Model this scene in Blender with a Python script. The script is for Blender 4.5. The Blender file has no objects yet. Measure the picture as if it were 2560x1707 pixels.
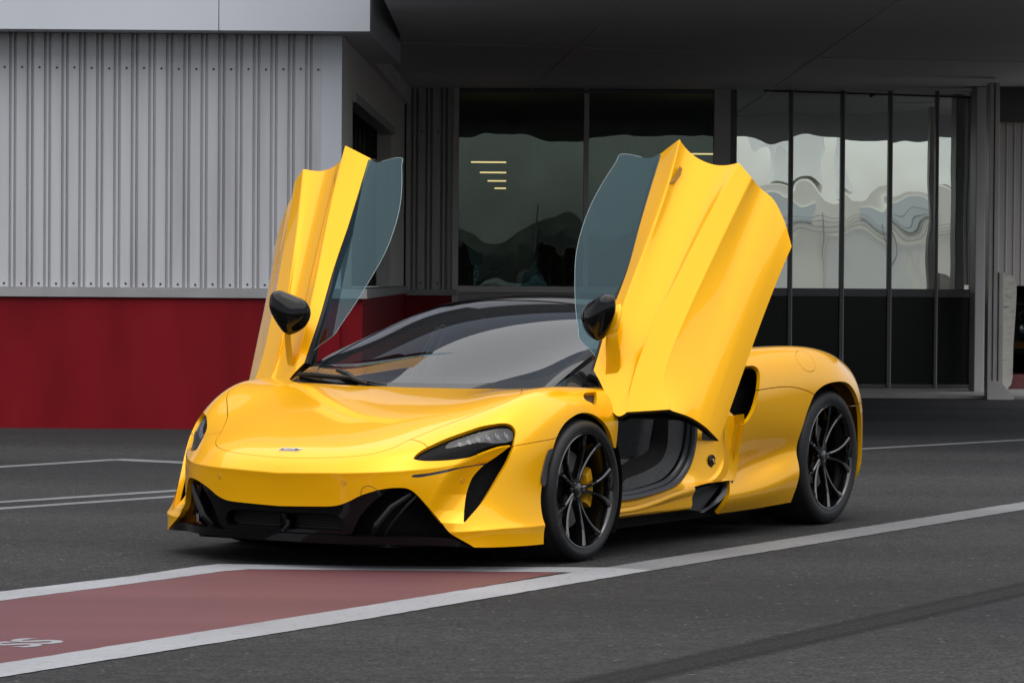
import bpy, bmesh, math, random
import numpy as np
from mathutils import Matrix, Vector
random.seed(7); np.random.seed(7)
R = math.radians
scene = bpy.context.scene
COL = scene.collection
# ---------------------------------------------------------------- camera
CAM_H, CAM_T, CAM_R = 1.2657, R(-1.1478), R(0.4073)
cam_d = bpy.data.cameras.new('camera'); cam = bpy.data.objects.new('camera', cam_d); COL.objects.link(cam)
cam_d.sensor_width = 36; cam_d.lens = 36 * 7889.6 / 2560; cam_d.clip_end = 2000; cam_d.clip_start = .1
_c, _s, _cr, _sr = math.cos(CAM_T), math.sin(CAM_T), math.cos(CAM_R), math.sin(CAM_R)
_up = Vector((0, -_s, _c)); _x = Vector((1, 0, 0))
_rt = _cr * _x + _sr * _up; _u2 = -_sr * _x + _cr * _up; _fw = Vector((0, _c, _s))
cam.matrix_world = Matrix(((_rt.x, _u2.x, -_fw.x, 0), (_rt.y, _u2.y, -_fw.y, 0), (_rt.z, _u2.z, -_fw.z, CAM_H), (0, 0, 0, 1)))
scene.camera = cam
# ---------------------------------------------------------------- bright overcast sky, soft high sun behind the viewer
SUN_EL, SUN_AZ = R(81), R(165)          # azimuth measured from +Y towards +X
world = bpy.data.worlds.new('World'); scene.world = world; world.use_nodes = True
wn = world.node_tree.nodes; wl = world.node_tree.links
sky = wn.new('ShaderNodeTexSky'); sky.sky_type = 'NISHITA'; sky.sun_disc = False
sky.sun_elevation = SUN_EL; sky.sun_rotation = SUN_AZ; sky.air_density = 1.0; sky.dust_density = 2.0; sky.ozone_density = .8
bg = wn['Background']; bg.inputs['Strength'].default_value = .11
hs = wn.new('ShaderNodeHueSaturation'); hs.inputs['Saturation'].default_value = .38     # thin white overcast
wl.new(sky.outputs[0], hs.inputs['Color']); wl.new(hs.outputs[0], bg.inputs['Color'])
sun_d = bpy.data.lights.new('sun', 'SUN'); sun_d.energy = 2.4; sun_d.angle = R(110); sun_d.color = (1, .97, .93)
sun = bpy.data.objects.new('sun', sun_d); COL.objects.link(sun)
sdir = Vector((math.sin(SUN_AZ) * math.cos(SUN_EL), math.cos(SUN_AZ) * math.cos(SUN_EL), math.sin(SUN_EL)))
sun.rotation_euler = (-sdir).to_track_quat('-Z', 'Y').to_euler(); sun.location = sdir * 60
vs = scene.view_settings; vs.view_transform = 'Standard'; vs.look = 'None'; vs.gamma = 1; vs.use_curve_mapping = False
vs.exposure = .56
scene.cycles.max_bounces = 10; scene.cycles.transparent_max_bounces = 16; scene.cycles.glossy_bounces = 5
scene.cycles.caustics_reflective = False; scene.cycles.caustics_refractive = False
# ---------------------------------------------------------------- materials
MATS = {}
def mat(name, col=(.5, .5, .5), rough=.5, metal=0, coat=0, spec=.5, coat_rough=.03, coat_ior=1.5, emit=None, es=0):
    if name in MATS: return MATS[name]
    m = bpy.data.materials.new(name); m.use_nodes = True; b = m.node_tree.nodes['Principled BSDF']
    b.inputs['Base Color'].default_value = (*col, 1); b.inputs['Roughness'].default_value = rough
    b.inputs['Metallic'].default_value = metal; b.inputs['Coat Weight'].default_value = coat
    b.inputs['Coat Roughness'].default_value = coat_rough; b.inputs['Specular IOR Level'].default_value = spec
    b.inputs['Coat IOR'].default_value = coat_ior
    if emit: b.inputs['Emission Color'].default_value = (*emit, 1); b.inputs['Emission Strength'].default_value = es
    MATS[name] = m; return m
def nodes(m):
    t = m.node_tree; return t, t.nodes, t.links, t.nodes['Principled BSDF']
def add_noise(m, stops, scale=6, detail=4, coords='Object', bump=0, bump_scale=None, rough=None, distort=0, stretch=None, dist=.01):
    """colour mottling and fine relief"""
    t, n, l, b = nodes(m)
    tc = n.new('ShaderNodeTexCoord'); mp = n.new('ShaderNodeMapping'); l.new(tc.outputs[coords], mp.inputs[0])
    if stretch: mp.inputs['Scale'].default_value = stretch
    if stops:
        no = n.new('ShaderNodeTexNoise'); no.inputs['Scale'].default_value = scale; no.inputs['Detail'].default_value = detail; no.inputs['Distortion'].default_value = distort
        l.new(mp.outputs[0], no.inputs['Vector'])
        cr = n.new('ShaderNodeValToRGB'); e = cr.color_ramp.elements
        while len(e) < len(stops): e.new(.5)
        for k, (p, c) in enumerate(stops): e[k].position = p; e[k].color = (*c, 1)
        l.new(no.outputs['Fac'], cr.inputs[0]); l.new(cr.outputs[0], b.inputs['Base Color'])
        if rough:
            mr = n.new('ShaderNodeMapRange'); mr.inputs[3].default_value, mr.inputs[4].default_value = rough
            l.new(no.outputs['Fac'], mr.inputs[0]); l.new(mr.outputs[0], b.inputs['Roughness'])
    if bump:
        n2 = n.new('ShaderNodeTexNoise'); n2.inputs['Scale'].default_value = bump_scale or scale; n2.inputs['Detail'].default_value = 3
        l.new(mp.outputs[0], n2.inputs['Vector'])
        bp = n.new('ShaderNodeBump'); bp.inputs['Strength'].default_value = bump; bp.inputs['Distance'].default_value = dist
        l.new(n2.outputs['Fac'], bp.inputs['Height']); l.new(bp.outputs[0], b.inputs['Normal'])
    return m
def pane_mat(name, refl, tint, trans, wave=.0, wscale=1.2, base=(.02, .025, .025), rough=.0, seed=0, dist=.03):
    """coated glass: mirror share, clear share, the rest dark body; wavy sheet"""
    m = bpy.data.materials.new(name); m.use_nodes = True; t = m.node_tree; n = t.nodes; l = t.links; n.clear()
    out = n.new('ShaderNodeOutputMaterial'); gl = n.new('ShaderNodeBsdfGlossy'); gl.inputs['Roughness'].default_value = rough; gl.inputs['Color'].default_value = (*tint, 1)
    tr = n.new('ShaderNodeBsdfTransparent'); tr.inputs['Color'].default_value = (*trans, 1)
    fr = n.new('ShaderNodeFresnel'); fr.inputs['IOR'].default_value = 1.5
    mx = n.new('ShaderNodeMixShader'); ma = n.new('ShaderNodeMath'); ma.operation = 'MAXIMUM'; ma.inputs[1].default_value = refl
    l.new(fr.outputs[0], ma.inputs[0]); l.new(ma.outputs[0], mx.inputs[0]); l.new(tr.outputs[0], mx.inputs[1]); l.new(gl.outputs[0], mx.inputs[2])
    l.new(mx.outputs[0], out.inputs[0])
    if wave:
        tc = n.new('ShaderNodeTexCoord'); mp = n.new('ShaderNodeMapping'); mp.inputs['Location'].default_value = (seed * 3.1, seed * 1.7, seed); l.new(tc.outputs['Object'], mp.inputs[0])
        mp.inputs['Scale'].default_value = (1, 1, .6)
        no = n.new('ShaderNodeTexNoise'); no.inputs['Scale'].default_value = wscale; no.inputs['Detail'].default_value = 1.2; l.new(mp.outputs[0], no.inputs['Vector'])
        bp = n.new('ShaderNodeBump'); bp.inputs['Strength'].default_value = wave; bp.inputs['Distance'].default_value = dist; l.new(no.outputs['Fac'], bp.inputs['Height']); l.new(bp.outputs[0], gl.inputs['Normal'])
    return m
# ---------------------------------------------------------------- object helpers
def tag(o, label=None, cat=None, group=None, kind=None):
    if label: o['label'] = label
    if cat: o['category'] = cat
    if group: o['group'] = group
    if kind: o['kind'] = kind
    return o
def empty(name, loc=(0, 0, 0), rz=0, parent=None):
    o = bpy.data.objects.new(name, None); COL.objects.link(o); o.location = loc; o.rotation_euler = (0, 0, rz); o.empty_display_size = .2
    if parent: o.parent = parent
    return o
def link(name, me, m, parent=None):
    if m is not None and not me.materials: me.materials.append(m)
    o = bpy.data.objects.new(name, me); COL.objects.link(o)
    if parent is not None: o.parent = parent
    return o
def mesh(name, V, Fc, m, parent=None, smooth=False, angle=None):
    me = bpy.data.meshes.new(name); me.from_pydata([tuple(map(float, v)) for v in V], [], [list(map(int, f)) for f in Fc]); me.update()
    if smooth: me.polygons.foreach_set('use_smooth', [True] * len(me.polygons))
    if angle is not None: me.set_sharp_from_angle(angle=R(angle))
    return link(name, me, m, parent)
class MB:
    """collects simple solids; build() links them as one mesh object"""
    def __init__(s): s.V = []; s.F = []
    def add(s, V, Fc):
        k = len(s.V); s.V += [tuple(v) for v in V]; s.F += [[i + k for i in f] for f in Fc]; return s
    def box(s, a, b, bev=0):
        (x0, y0, z0), (x1, y1, z1) = a, b
        if bev <= 0:
            return s.add([(x0,y0,z0),(x1,y0,z0),(x1,y1,z0),(x0,y1,z0),(x0,y0,z1),(x1,y0,z1),(x1,y1,z1),(x0,y1,z1)],
                         [(0,3,2,1),(4,5,6,7),(0,1,5,4),(1,2,6,5),(2,3,7,6),(3,0,4,7)])
        bm = bmesh.new(); bmesh.ops.create_cube(bm, size=1)
        for v in bm.verts: v.co = Vector(((x0+x1)/2 + v.co.x*(x1-x0), (y0+y1)/2 + v.co.y*(y1-y0), (z0+z1)/2 + v.co.z*(z1-z0)))
        bmesh.ops.bevel(bm, geom=bm.edges[:], offset=bev, segments=2, affect='EDGES', profile=.6)
        bm.verts.index_update(); s.add([v.co[:] for v in bm.verts], [[v.index for v in f.verts] for f in bm.faces]); bm.free(); return s
    def prism(s, poly, axis, a, b):
        """extrude a 2-D outline along an axis ('x': (y,z), 'y': (x,z), 'z': (x,y))"""
        def pt(p, t): return {'x': (t, p[0], p[1]), 'y': (p[0], t, p[1]), 'z': (p[0], p[1], t)}[axis]
        n = len(poly); V = [pt(p, a) for p in poly] + [pt(p, b) for p in poly]
        return s.add(V, [list(range(n))[::-1], list(range(n, 2*n))] + [(i, (i+1) % n, n+(i+1) % n, n+i) for i in range(n)])
    def tube(s, pts, r, seg=8, caps=True, flat=None):
        pts = [Vector(p) for p in pts]; n = len(pts); rr = [r]*n if np.isscalar(r) else list(r)
        V = []; prev = None
        for i, p in enumerate(pts):
            t = (pts[min(i+1, n-1)] - pts[max(i-1, 0)]).normalized()
            up = prev if prev is not None else (Vector((0,0,1)) if abs(t.z) < .9 else Vector((1,0,0)))
            a = (up - t*up.dot(t)).normalized(); b = t.cross(a); prev = a
            for k in range(seg):
                q = 2*math.pi*k/seg; V.append(p + a*math.cos(q)*rr[i] + b*math.sin(q)*rr[i])
        Fc = [(i*seg+k, i*seg+(k+1) % seg, (i+1)*seg+(k+1) % seg, (i+1)*seg+k) for i in range(n-1) for k in range(seg)]
        if caps: Fc += [list(range(seg))[::-1], [(n-1)*seg+k for k in range(seg)]]
        return s.add(V, Fc)
    def lathe(s, prof, seg=48, axis='y', c=(0,0,0), a0=0, a1=2*math.pi, close=True):
        """profile of (radius, along) turned about an axis"""
        full = abs(a1-a0-2*math.pi) < 1e-6; m = seg if full else seg+1; V = []
        for k in range(m):
            q = a0+(a1-a0)*k/seg
            for r, t in prof:
                x, z = r*math.cos(q), r*math.sin(q)
                V.append({'y': (c[0]+x, c[1]+t, c[2]+z), 'z': (c[0]+x, c[1]+z, c[2]+t), 'x': (c[0]+t, c[1]+x, c[2]+z)}[axis])
        n = len(prof); Fc = []
        for k in range(seg):
            for i in range(n-1):
                Fc.append((k*n+i, k*n+i+1, ((k+1) % m)*n+i+1, ((k+1) % m)*n+i))
        return s.add(V, Fc)
    def build(s, name, m, parent=None, smooth=False, angle=35):
        return mesh(name, s.V, s.F, m, parent, smooth, angle if smooth else None)
# ---------------------------------------------------------------- spline patches
def bs_basis(t, n):
    t = np.clip(np.asarray(t, float), 0, n - 1)
    k = np.minimum(t.astype(int), n - 2); s = t - k
    W = np.zeros((len(t), n + 2)); r = np.arange(len(t))
    W[r, k] = (1 - s) ** 3 / 6; W[r, k + 1] = (3 * s ** 3 - 6 * s ** 2 + 4) / 6
    W[r, k + 2] = (-3 * s ** 3 + 3 * s ** 2 + 3 * s + 1) / 6; W[r, k + 3] = s ** 3 / 6
    return W
class Patch:
    """cubic B-spline patch through a net of points; sym = first column lies on the mid plane"""
    def __init__(self, net, sym=False, it=3, flip=False):
        self.P = np.array(net, float); self.I, self.J = self.P.shape[:2]
        self.sym = sym; self.flip = flip
        N = self.P.copy()
        for _ in range(it):
            self.N = self.ext(N)
            N = N + (self.P - self.grid(np.arange(self.I), np.arange(self.J)))
        self.N = self.ext(N)
        g = self.grid(np.linspace(0, self.I - 1, 40), np.linspace(0, self.J - 1, 40))
        self.su = np.linalg.norm(np.diff(g, axis=0), axis=2).sum(0).mean() / (self.I - 1)
        self.sv = np.linalg.norm(np.diff(g, axis=1), axis=2).sum(1).mean() / (self.J - 1)
    def ext(self, N):
        a = N[1] * [1, -1, 1] if self.sym else 2 * N[0] - N[1]
        E = np.concatenate([a[None], N, (2 * N[-1] - N[-2])[None]], 0)
        return np.concatenate([(2 * E[:, 0] - E[:, 1])[:, None], E, (2 * E[:, -1] - E[:, -2])[:, None]], 1)
    def grid(self, us, vs):
        return np.einsum('ai,ijk,bj->abk', bs_basis(us, self.I), self.N, bs_basis(vs, self.J))
    def at(self, uv):
        uv = np.asarray(uv, float)
        def w4(t, n):
            t = np.clip(t, 0, n-1); k = np.minimum(t.astype(int), n-2); s = t-k
            return k, np.stack([(1-s)**3/6, (3*s**3-6*s**2+4)/6, (-3*s**3+3*s**2+3*s+1)/6, s**3/6], 1)
        ku, wu = w4(uv[:, 0], self.I); kv, wv = w4(uv[:, 1], self.J)
        out = np.zeros((len(uv), 3))
        for i in range(4):
            for j in range(4): out += self.N[ku+i, kv+j]*(wu[:, i]*wv[:, j])[:, None]
        return out
    def normal(self, uv):
        e = 1e-3; uv = np.asarray(uv, float)
        lo = np.clip(uv, e, [self.I - 1 - e, self.J - 1 - e])
        du = self.at(lo + [e, 0]) - self.at(lo - [e, 0]); dv = self.at(lo + [0, e]) - self.at(lo - [0, e])
        n = np.cross(du, dv); n /= np.linalg.norm(n, axis=1)[:, None] + 1e-12
        return -n if self.flip else n
# front clip, left half: columns from the mid plane round the nose to the door, rows from the lip up to the windscreen
FRONT = [
 [(1.020,0,.115),(1.030,0,.20),(1.030,0,.30),(1.030,0,.408),(1.000,0,.468),(.925,0,.520),(.780,0,.578),(.560,0,.645),(.290,0,.708),(.000,0,.757)],
 [(1.015,.18,.115),(1.026,.18,.20),(1.027,.18,.30),(1.027,.18,.406),(.997,.18,.466),(.920,.18,.520),(.770,.18,.580),(.550,.18,.650),(.280,.17,.712),(.000,.15,.758)],
 [(.985,.37,.115),(1.000,.37,.20),(1.004,.37,.30),(1.006,.36,.402),(.978,.36,.464),(.900,.36,.522),(.745,.35,.586),(.530,.34,.658),(.265,.32,.718),(.000,.30,.759)],
 [(.900,.56,.115),(.918,.555,.20),(.925,.55,.30),(.925,.545,.405),(.895,.535,.470),(.825,.53,.530),(.680,.50,.600),(.480,.47,.674),(.235,.43,.729),(.000,.40,.761)],
 [(.800,.69,.112),(.806,.685,.20),(.800,.685,.30),(.788,.685,.415),(.755,.685,.488),(.690,.675,.556),(.560,.635,.640),(.390,.575,.706),(.190,.515,.745),(.000,.48,.763)],
 [(.715,.845,.108),(.695,.845,.19),(.655,.830,.30),(.620,.825,.425),(.590,.820,.510),(.525,.805,.608),(.415,.765,.700),(.290,.680,.744),(.140,.600,.763),(-.005,.56,.765)],
 [(.430,.950,.105),(.430,.945,.19),(.420,.928,.30),(.405,.925,.430),(.375,.925,.540),(.320,.895,.652),(.225,.825,.756),(.150,.745,.772),(.060,.670,.771),(-.030,.63,.766)],
 [(.080,.950,.105),(.080,.950,.20),(.080,.950,.31),(.070,.952,.45),(.050,.955,.590),(.030,.930,.700),(.000,.850,.772),(-.035,.780,.776),(-.070,.725,.771),(-.090,.69,.766)],
 [(-.150,.945,.105),(-.150,.945,.20),(-.150,.950,.31),(-.150,.955,.45),(-.160,.958,.575),(-.180,.940,.688),(-.210,.880,.758),(-.230,.825,.769),(-.240,.785,.769),(-.250,.755,.768)],
 [(-.260,.940,.105),(-.260,.940,.20),(-.260,.945,.31),(-.265,.950,.45),(-.280,.955,.565),(-.305,.940,.668),(-.345,.890,.745),(-.370,.855,.763),(-.385,.830,.768),(-.395,.805,.768)],
]
# rear quarter, left half: columns from the door shut to the tail, rows from the sill to the deck
REAR = [
 [(-1.42,.880,.125),(-1.45,.930,.215),(-1.52,.895,.30),(-1.53,.922,.42),(-1.55,.950,.55),(-1.56,.955,.68),(-1.57,.925,.79),(-1.58,.86,.870),(-1.60,.78,.915),(-1.62,.70,.935),(-1.64,.62,.945)],
 [(-1.68,.890,.128),(-1.70,.942,.235),(-1.73,.880,.325),(-1.73,.912,.43),(-1.74,.950,.55),(-1.75,.958,.68),(-1.76,.935,.79),(-1.77,.875,.872),(-1.79,.80,.915),(-1.80,.72,.930),(-1.81,.63,.935)],
 [(-1.95,.905,.134),(-1.96,.956,.265),(-1.97,.898,.360),(-1.97,.925,.45),(-1.97,.955,.55),(-1.98,.962,.68),(-1.98,.945,.79),(-1.99,.890,.876),(-2.00,.82,.920),(-2.01,.73,.925),(-2.02,.63,.920)],
 [(-2.20,.915,.142),(-2.20,.960,.285),(-2.20,.935,.385),(-2.20,.942,.46),(-2.20,.962,.55),(-2.20,.968,.68),(-2.21,.955,.79),(-2.22,.905,.880),(-2.23,.83,.926),(-2.24,.74,.925),(-2.25,.64,.912)],
 [(-2.45,.92,.145),(-2.45,.955,.24),(-2.45,.950,.34),(-2.45,.955,.44),(-2.45,.966,.56),(-2.45,.972,.69),(-2.46,.955,.80),(-2.47,.905,.883),(-2.48,.83,.922),(-2.49,.74,.915),(-2.50,.64,.900)],
 [(-2.68,.92,.145),(-2.68,.955,.24),(-2.68,.950,.34),(-2.68,.955,.44),(-2.68,.966,.56),(-2.68,.968,.69),(-2.69,.945,.79),(-2.70,.890,.868),(-2.71,.81,.900),(-2.72,.72,.896),(-2.73,.62,.886)],
 [(-2.90,.90,.18),(-2.91,.930,.26),(-2.92,.930,.35),(-2.92,.932,.45),(-2.92,.938,.56),(-2.91,.930,.68),(-2.91,.895,.775),(-2.92,.840,.838),(-2.94,.77,.868),(-2.95,.68,.872),(-2.96,.58,.868)],
 [(-3.10,.84,.22),(-3.11,.865,.28),(-3.12,.870,.36),(-3.12,.872,.45),(-3.12,.870,.55),(-3.11,.860,.66),(-3.11,.825,.75),(-3.13,.77,.806),(-3.15,.70,.835),(-3.17,.61,.845),(-3.18,.52,.848)],
 [(-3.26,.68,.25),(-3.29,.700,.30),(-3.31,.705,.37),(-3.32,.705,.45),(-3.32,.700,.54),(-3.31,.690,.64),(-3.32,.66,.72),(-3.35,.62,.775),(-3.38,.56,.805),(-3.39,.49,.822),(-3.40,.42,.83)],
 [(-3.34,.36,.27),(-3.38,.370,.31),(-3.40,.37,.37),(-3.41,.37,.45),(-3.41,.37,.54),(-3.40,.36,.63),(-3.42,.35,.70),(-3.46,.33,.755),(-3.50,.30,.787),(-3.52,.27,.805),(-3.53,.23,.82)],
 [(-3.36,.0,.27),(-3.40,.0,.31),(-3.42,.0,.37),(-3.43,.0,.45),(-3.43,.0,.54),(-3.43,.0,.63),(-3.45,.0,.70),(-3.49,.0,.75),(-3.53,.0,.78),(-3.56,.0,.80),(-3.57,.0,.815)],
]
# greenhouse, left half: columns from the mid plane out to the pillar, rows from the cowl over the roof to the engine deck
CANOPY = [
 [(.020,0,.742),(-.14,0,.828),(-.34,0,.935),(-.54,0,1.033),(-.74,0,1.110),(-.96,0,1.163),(-1.20,0,1.184),(-1.48,0,1.174),(-1.80,0,1.125),(-2.15,0,1.045),(-2.55,0,.955)],
 [(.015,.20,.744),(-.15,.20,.829),(-.35,.20,.934),(-.55,.20,1.030),(-.75,.195,1.106),(-.97,.19,1.159),(-1.21,.19,1.180),(-1.48,.19,1.170),(-1.80,.18,1.120),(-2.15,.17,1.040),(-2.55,.16,.950)],
 [(.000,.40,.750),(-.18,.39,.834),(-.38,.385,.931),(-.58,.38,1.020),(-.77,.375,1.091),(-.98,.37,1.142),(-1.22,.365,1.164),(-1.48,.36,1.154),(-1.80,.34,1.102),(-2.15,.31,1.020),(-2.55,.30,.935)],
 [(-.020,.56,.757),(-.23,.545,.846),(-.43,.535,.929),(-.62,.525,1.004),(-.80,.515,1.068),(-1.00,.505,1.116),(-1.23,.495,1.138),(-1.48,.485,1.126),(-1.80,.46,1.072),(-2.15,.42,.990),(-2.55,.41,.915)],
 [(-.050,.68,.764),(-.30,.665,.862),(-.48,.655,.925),(-.66,.635,.986),(-.83,.612,1.040),(-1.02,.592,1.082),(-1.24,.575,1.100),(-1.48,.565,1.085),(-1.80,.54,1.030),(-2.15,.51,.955),(-2.55,.50,.895)],
 [(-.080,.725,.768),(-.34,.715,.868),(-.52,.705,.924),(-.69,.682,.974),(-.85,.658,1.020),(-1.03,.636,1.056),(-1.25,.62,1.070),(-1.48,.61,1.055),(-1.80,.59,1.000),(-2.15,.57,.930),(-2.55,.56,.880)],
]
# door outer skin in the door's own axes (s up along the open door, w from belt line to sill, c outward)
DOOR_O = (-.318,.806,.846); DOOR_S = (-.454,.111,.884); DOOR_W = (-.220,.948,-.232); DOOR_N = (.863,.300,.406)
DOOR = [
 [(0.0017,-0.0006,-0),(-0.0362,0.0376,0.0093),(-0.0593,0.0593,0.0129),(-0.1248,0.1168,0.018),(-0.191,0.181,0.026),(-0.1671,0.2213,0.029),(-0.1533,0.25,0.0293),(-0.1015,0.388,0.0226),(-0.0948,0.4101,0.0138),(-0.0825,0.4672,-0.0336),(-0.0808,0.5067,-0.0626),(-0.0844,0.5332,-0.0794),(-0.0914,0.5648,-0.1028),(-0.0972,0.5806,-0.1172),(-0.1055,0.6024,-0.1406),(-0.1147,0.6257,-0.17)],
 [(0.1151,-0.0099,-0.0101),(0.0896,0.029,0.0057),(0.0694,0.0524,0.0109),(0.0017,0.1136,0.0117),(-0.0602,0.1837,0.0189),(-0.0095,0.1967,0.0251),(0.0065,0.2167,0.026),(0.0106,0.323,0.019),(0.0149,0.347,0.0125),(0.0501,0.4484,-0.0401),(0.0607,0.4933,-0.0637),(0.0646,0.5244,-0.0801),(0.0591,0.5606,-0.1029),(0.0478,0.5782,-0.1172),(0.0266,0.6015,-0.1402),(-0.0031,0.6249,-0.169)],
 [(0.2866,-0.0239,-0.0252),(0.2783,0.0176,0.0007),(0.264,0.0419,0.0081),(0.1928,0.1089,0.0023),(0.1376,0.1876,0.0083),(0.201,0.1943,0.0197),(0.2161,0.2119,0.0212),(0.2128,0.306,0.0136),(0.2155,0.3302,0.007),(0.2448,0.4341,-0.0431),(0.2564,0.4799,-0.0647),(0.2646,0.5166,-0.0818),(0.2604,0.5546,-0.1031),(0.248,0.5745,-0.1172),(0.2222,0.5993,-0.1386),(0.1785,0.6255,-0.1675)],
 [(0.5196,-0.0262,-0.0454),(0.5197,0.0163,-0.0045),(0.509,0.0394,0.004),(0.4505,0.1024,-0.0104),(0.4044,0.1931,-0.006),(0.4602,0.2156,0.0119),(0.4781,0.2368,0.0149),(0.4989,0.3224,0.0062),(0.5021,0.3463,-0.0014),(0.5033,0.4233,-0.0445),(0.5085,0.4695,-0.0672),(0.5164,0.5067,-0.0829),(0.5142,0.547,-0.1033),(0.5046,0.5695,-0.1171),(0.4807,0.5968,-0.1372),(0.4315,0.6275,-0.1655)],
 [(0.7579,-0.0507,-0.0656),(0.7414,0.0179,-0.0061),(0.7328,0.0437,-0.0015),(0.7115,0.096,-0.0229),(0.6746,0.1986,-0.0202),(0.723,0.2416,0.0047),(0.7354,0.2673,0.0085),(0.7412,0.3414,-0.001),(0.7419,0.3649,-0.0102),(0.7405,0.4153,-0.0455),(0.7411,0.4609,-0.0696),(0.743,0.4988,-0.0841),(0.7342,0.5425,-0.1035),(0.72,0.5702,-0.1181),(0.6935,0.5984,-0.1359),(0.6368,0.6328,-0.1635)],
 [(0.9956,-0.075,-0.0858),(0.983,0.0126,-0.0087),(0.9802,0.0383,-0.0062),(0.9759,0.0895,-0.0356),(0.9483,0.2043,-0.0343),(0.9816,0.2738,-0.0017),(0.9836,0.3023,0.002),(0.9658,0.3633,-0.0082),(0.9612,0.3849,-0.0193),(0.9579,0.4144,-0.0476),(0.9518,0.4552,-0.0721),(0.9455,0.4924,-0.0852),(0.9258,0.5356,-0.1024),(0.8953,0.5731,-0.1197),(0.8644,0.6,-0.1343),(0.797,0.6408,-0.1615)],
 [(1.1671,-0.0898,-0.101),(1.2128,-0.0069,-0.011),(1.2118,0.0161,-0.0071),(1.1764,0.0846,-0.045),(1.1559,0.2086,-0.045),(1.1712,0.3023,-0.0061),(1.1651,0.3301,-0.0028),(1.1318,0.3816,-0.0137),(1.1213,0.3998,-0.026),(1.1124,0.4183,-0.051),(1.0986,0.4526,-0.0739),(1.0855,0.4882,-0.0861),(1.0584,0.5281,-0.1011),(1.0064,0.5748,-0.121),(0.9728,0.6,-0.1332),(0.8954,0.6481,-0.16)],
]
F_LAMP = [(3.274,4.247),(3.292,4.469),(3.359,4.724),(3.515,4.981),(3.866,5.27),(4.449,5.387),(4.764,5.331),(5.103,5.205),(5.297,5.052),(5.415,4.845),(5.451,4.673),(5.447,4.459),(5.433,4.182),(5.346,4.184),(5.114,4.195),(4.827,4.06),(4.547,3.9),(4.164,3.825),(3.667,3.908),(3.417,4.04),(3.3,4.168)]
F_BLADE = [(5.354,4.157),(5.432,4.103),(5.422,3.964),(5.352,3.379),(5.176,2.728),(4.962,2.122),(4.722,1.569),(4.571,1.217),(4.558,1.378),(4.573,1.806),(4.62,2.315),(4.694,2.79),(4.781,3.076),(4.965,3.538),(5.214,3.942)]
F_SLIT = [(3.32,3.071),(3.379,3.133),(3.723,3.172),(4.113,3.291),(4.489,3.413),(4.829,3.527),(4.924,3.556),(4.985,3.534),(4.931,3.449),(4.882,3.458),(4.496,3.314),(4.123,3.149),(3.73,3.035),(3.486,2.983),(3.342,3.014)]
F_GRILLE = [(0.256,1.715),(0.846,1.748),(1.396,1.786),(1.654,1.853),(1.903,2.011),(2.196,2.269),(2.563,2.485),(2.83,2.568),(3.055,2.583),(3.239,2.534),(3.427,2.33),(3.72,1.812),(4.025,1.208),(4.249,0.728),(4.192,0.805),(4.348,0.577),(4.689,0.223)]
F_BONNET = [(0.581,4.222),(1.278,4.353),(1.711,4.464),(2.103,4.605),(2.389,4.754),(2.636,5.017),(2.792,5.309),(2.658,5.017),(2.782,5.266),(2.963,5.537),(3.17,5.726),(3.584,5.979),(3.903,6.12),(4.214,6.229),(4.116,6.086),(4.507,6.176),(4.931,6.212),(5.362,6.239),(5.577,6.446),(5.799,7.25)]
F_SPLIT = [(5.428,4.16),(5.62,4.144),(5.821,4.131),(6.022,4.097),(6.222,4.045),(6.368,4.013)]
F_SPLIT2 = [(3.417,5.016),(3.344,5.172),(3.188,5.349),(2.972,5.51)]
F_VENT = [(7.291,5.432),(7.379,5.587),(7.522,5.698),(7.689,5.751),(7.935,5.818),(7.619,5.032),(7.429,5.105),(7.281,5.231)]
F_SENSORS = [(1.832,2.802),(4.5,2.765)]
F_TOW = [(2.195,2.257),(2.211,2.433),(2.257,2.582),(2.372,2.668),(2.459,2.622),(2.574,2.481)]
R_INTAKE = [(0.704,6.571),(0.945,6.596),(1.087,6.429),(1.048,6.107),(0.909,5.63),(0.74,5.066),(0.512,4.509),(0.291,4.224),(0.047,4.079),(10,3.567)]
R_SEAM = [(0.866,5.366),(1.517,5.422),(2.142,5.444),(2.65,5.377),(3.088,5.221),(3.441,5.014)]
R_SEAM2 = [(1.258,6.971),(1.499,6.851),(1.512,6.554),(1.382,6.124),(1.201,5.617),(1.101,5.372)]
R_FLAP = [(3.205,7.297),(3.422,7.42),(3.589,7.274),(3.671,6.878),(3.674,6.425),(3.59,6.15),(3.353,6.065),(3.139,6.186),(2.99,6.559),(3.023,6.963)]
R_ARCH = [(2.882,1.424),(2.878,1.724),(2.959,2.482),(2.951,3.308),(3.046,3.907),(3.179,4.408),(3.454,5.001),(3.757,5.238),(4.011,5.324),(4.42,5.389)]
R_SILL = [(2.985,0.176),(1.551,0.161),(0.013,0.247)]
R_JAMB = [(0.058,4.04),(0.058,3.7),(0.145,3.195),(0.186,2.64),(0.137,1.854),(0,0.197),(0,1.24),(0.119,1.797)]
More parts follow.
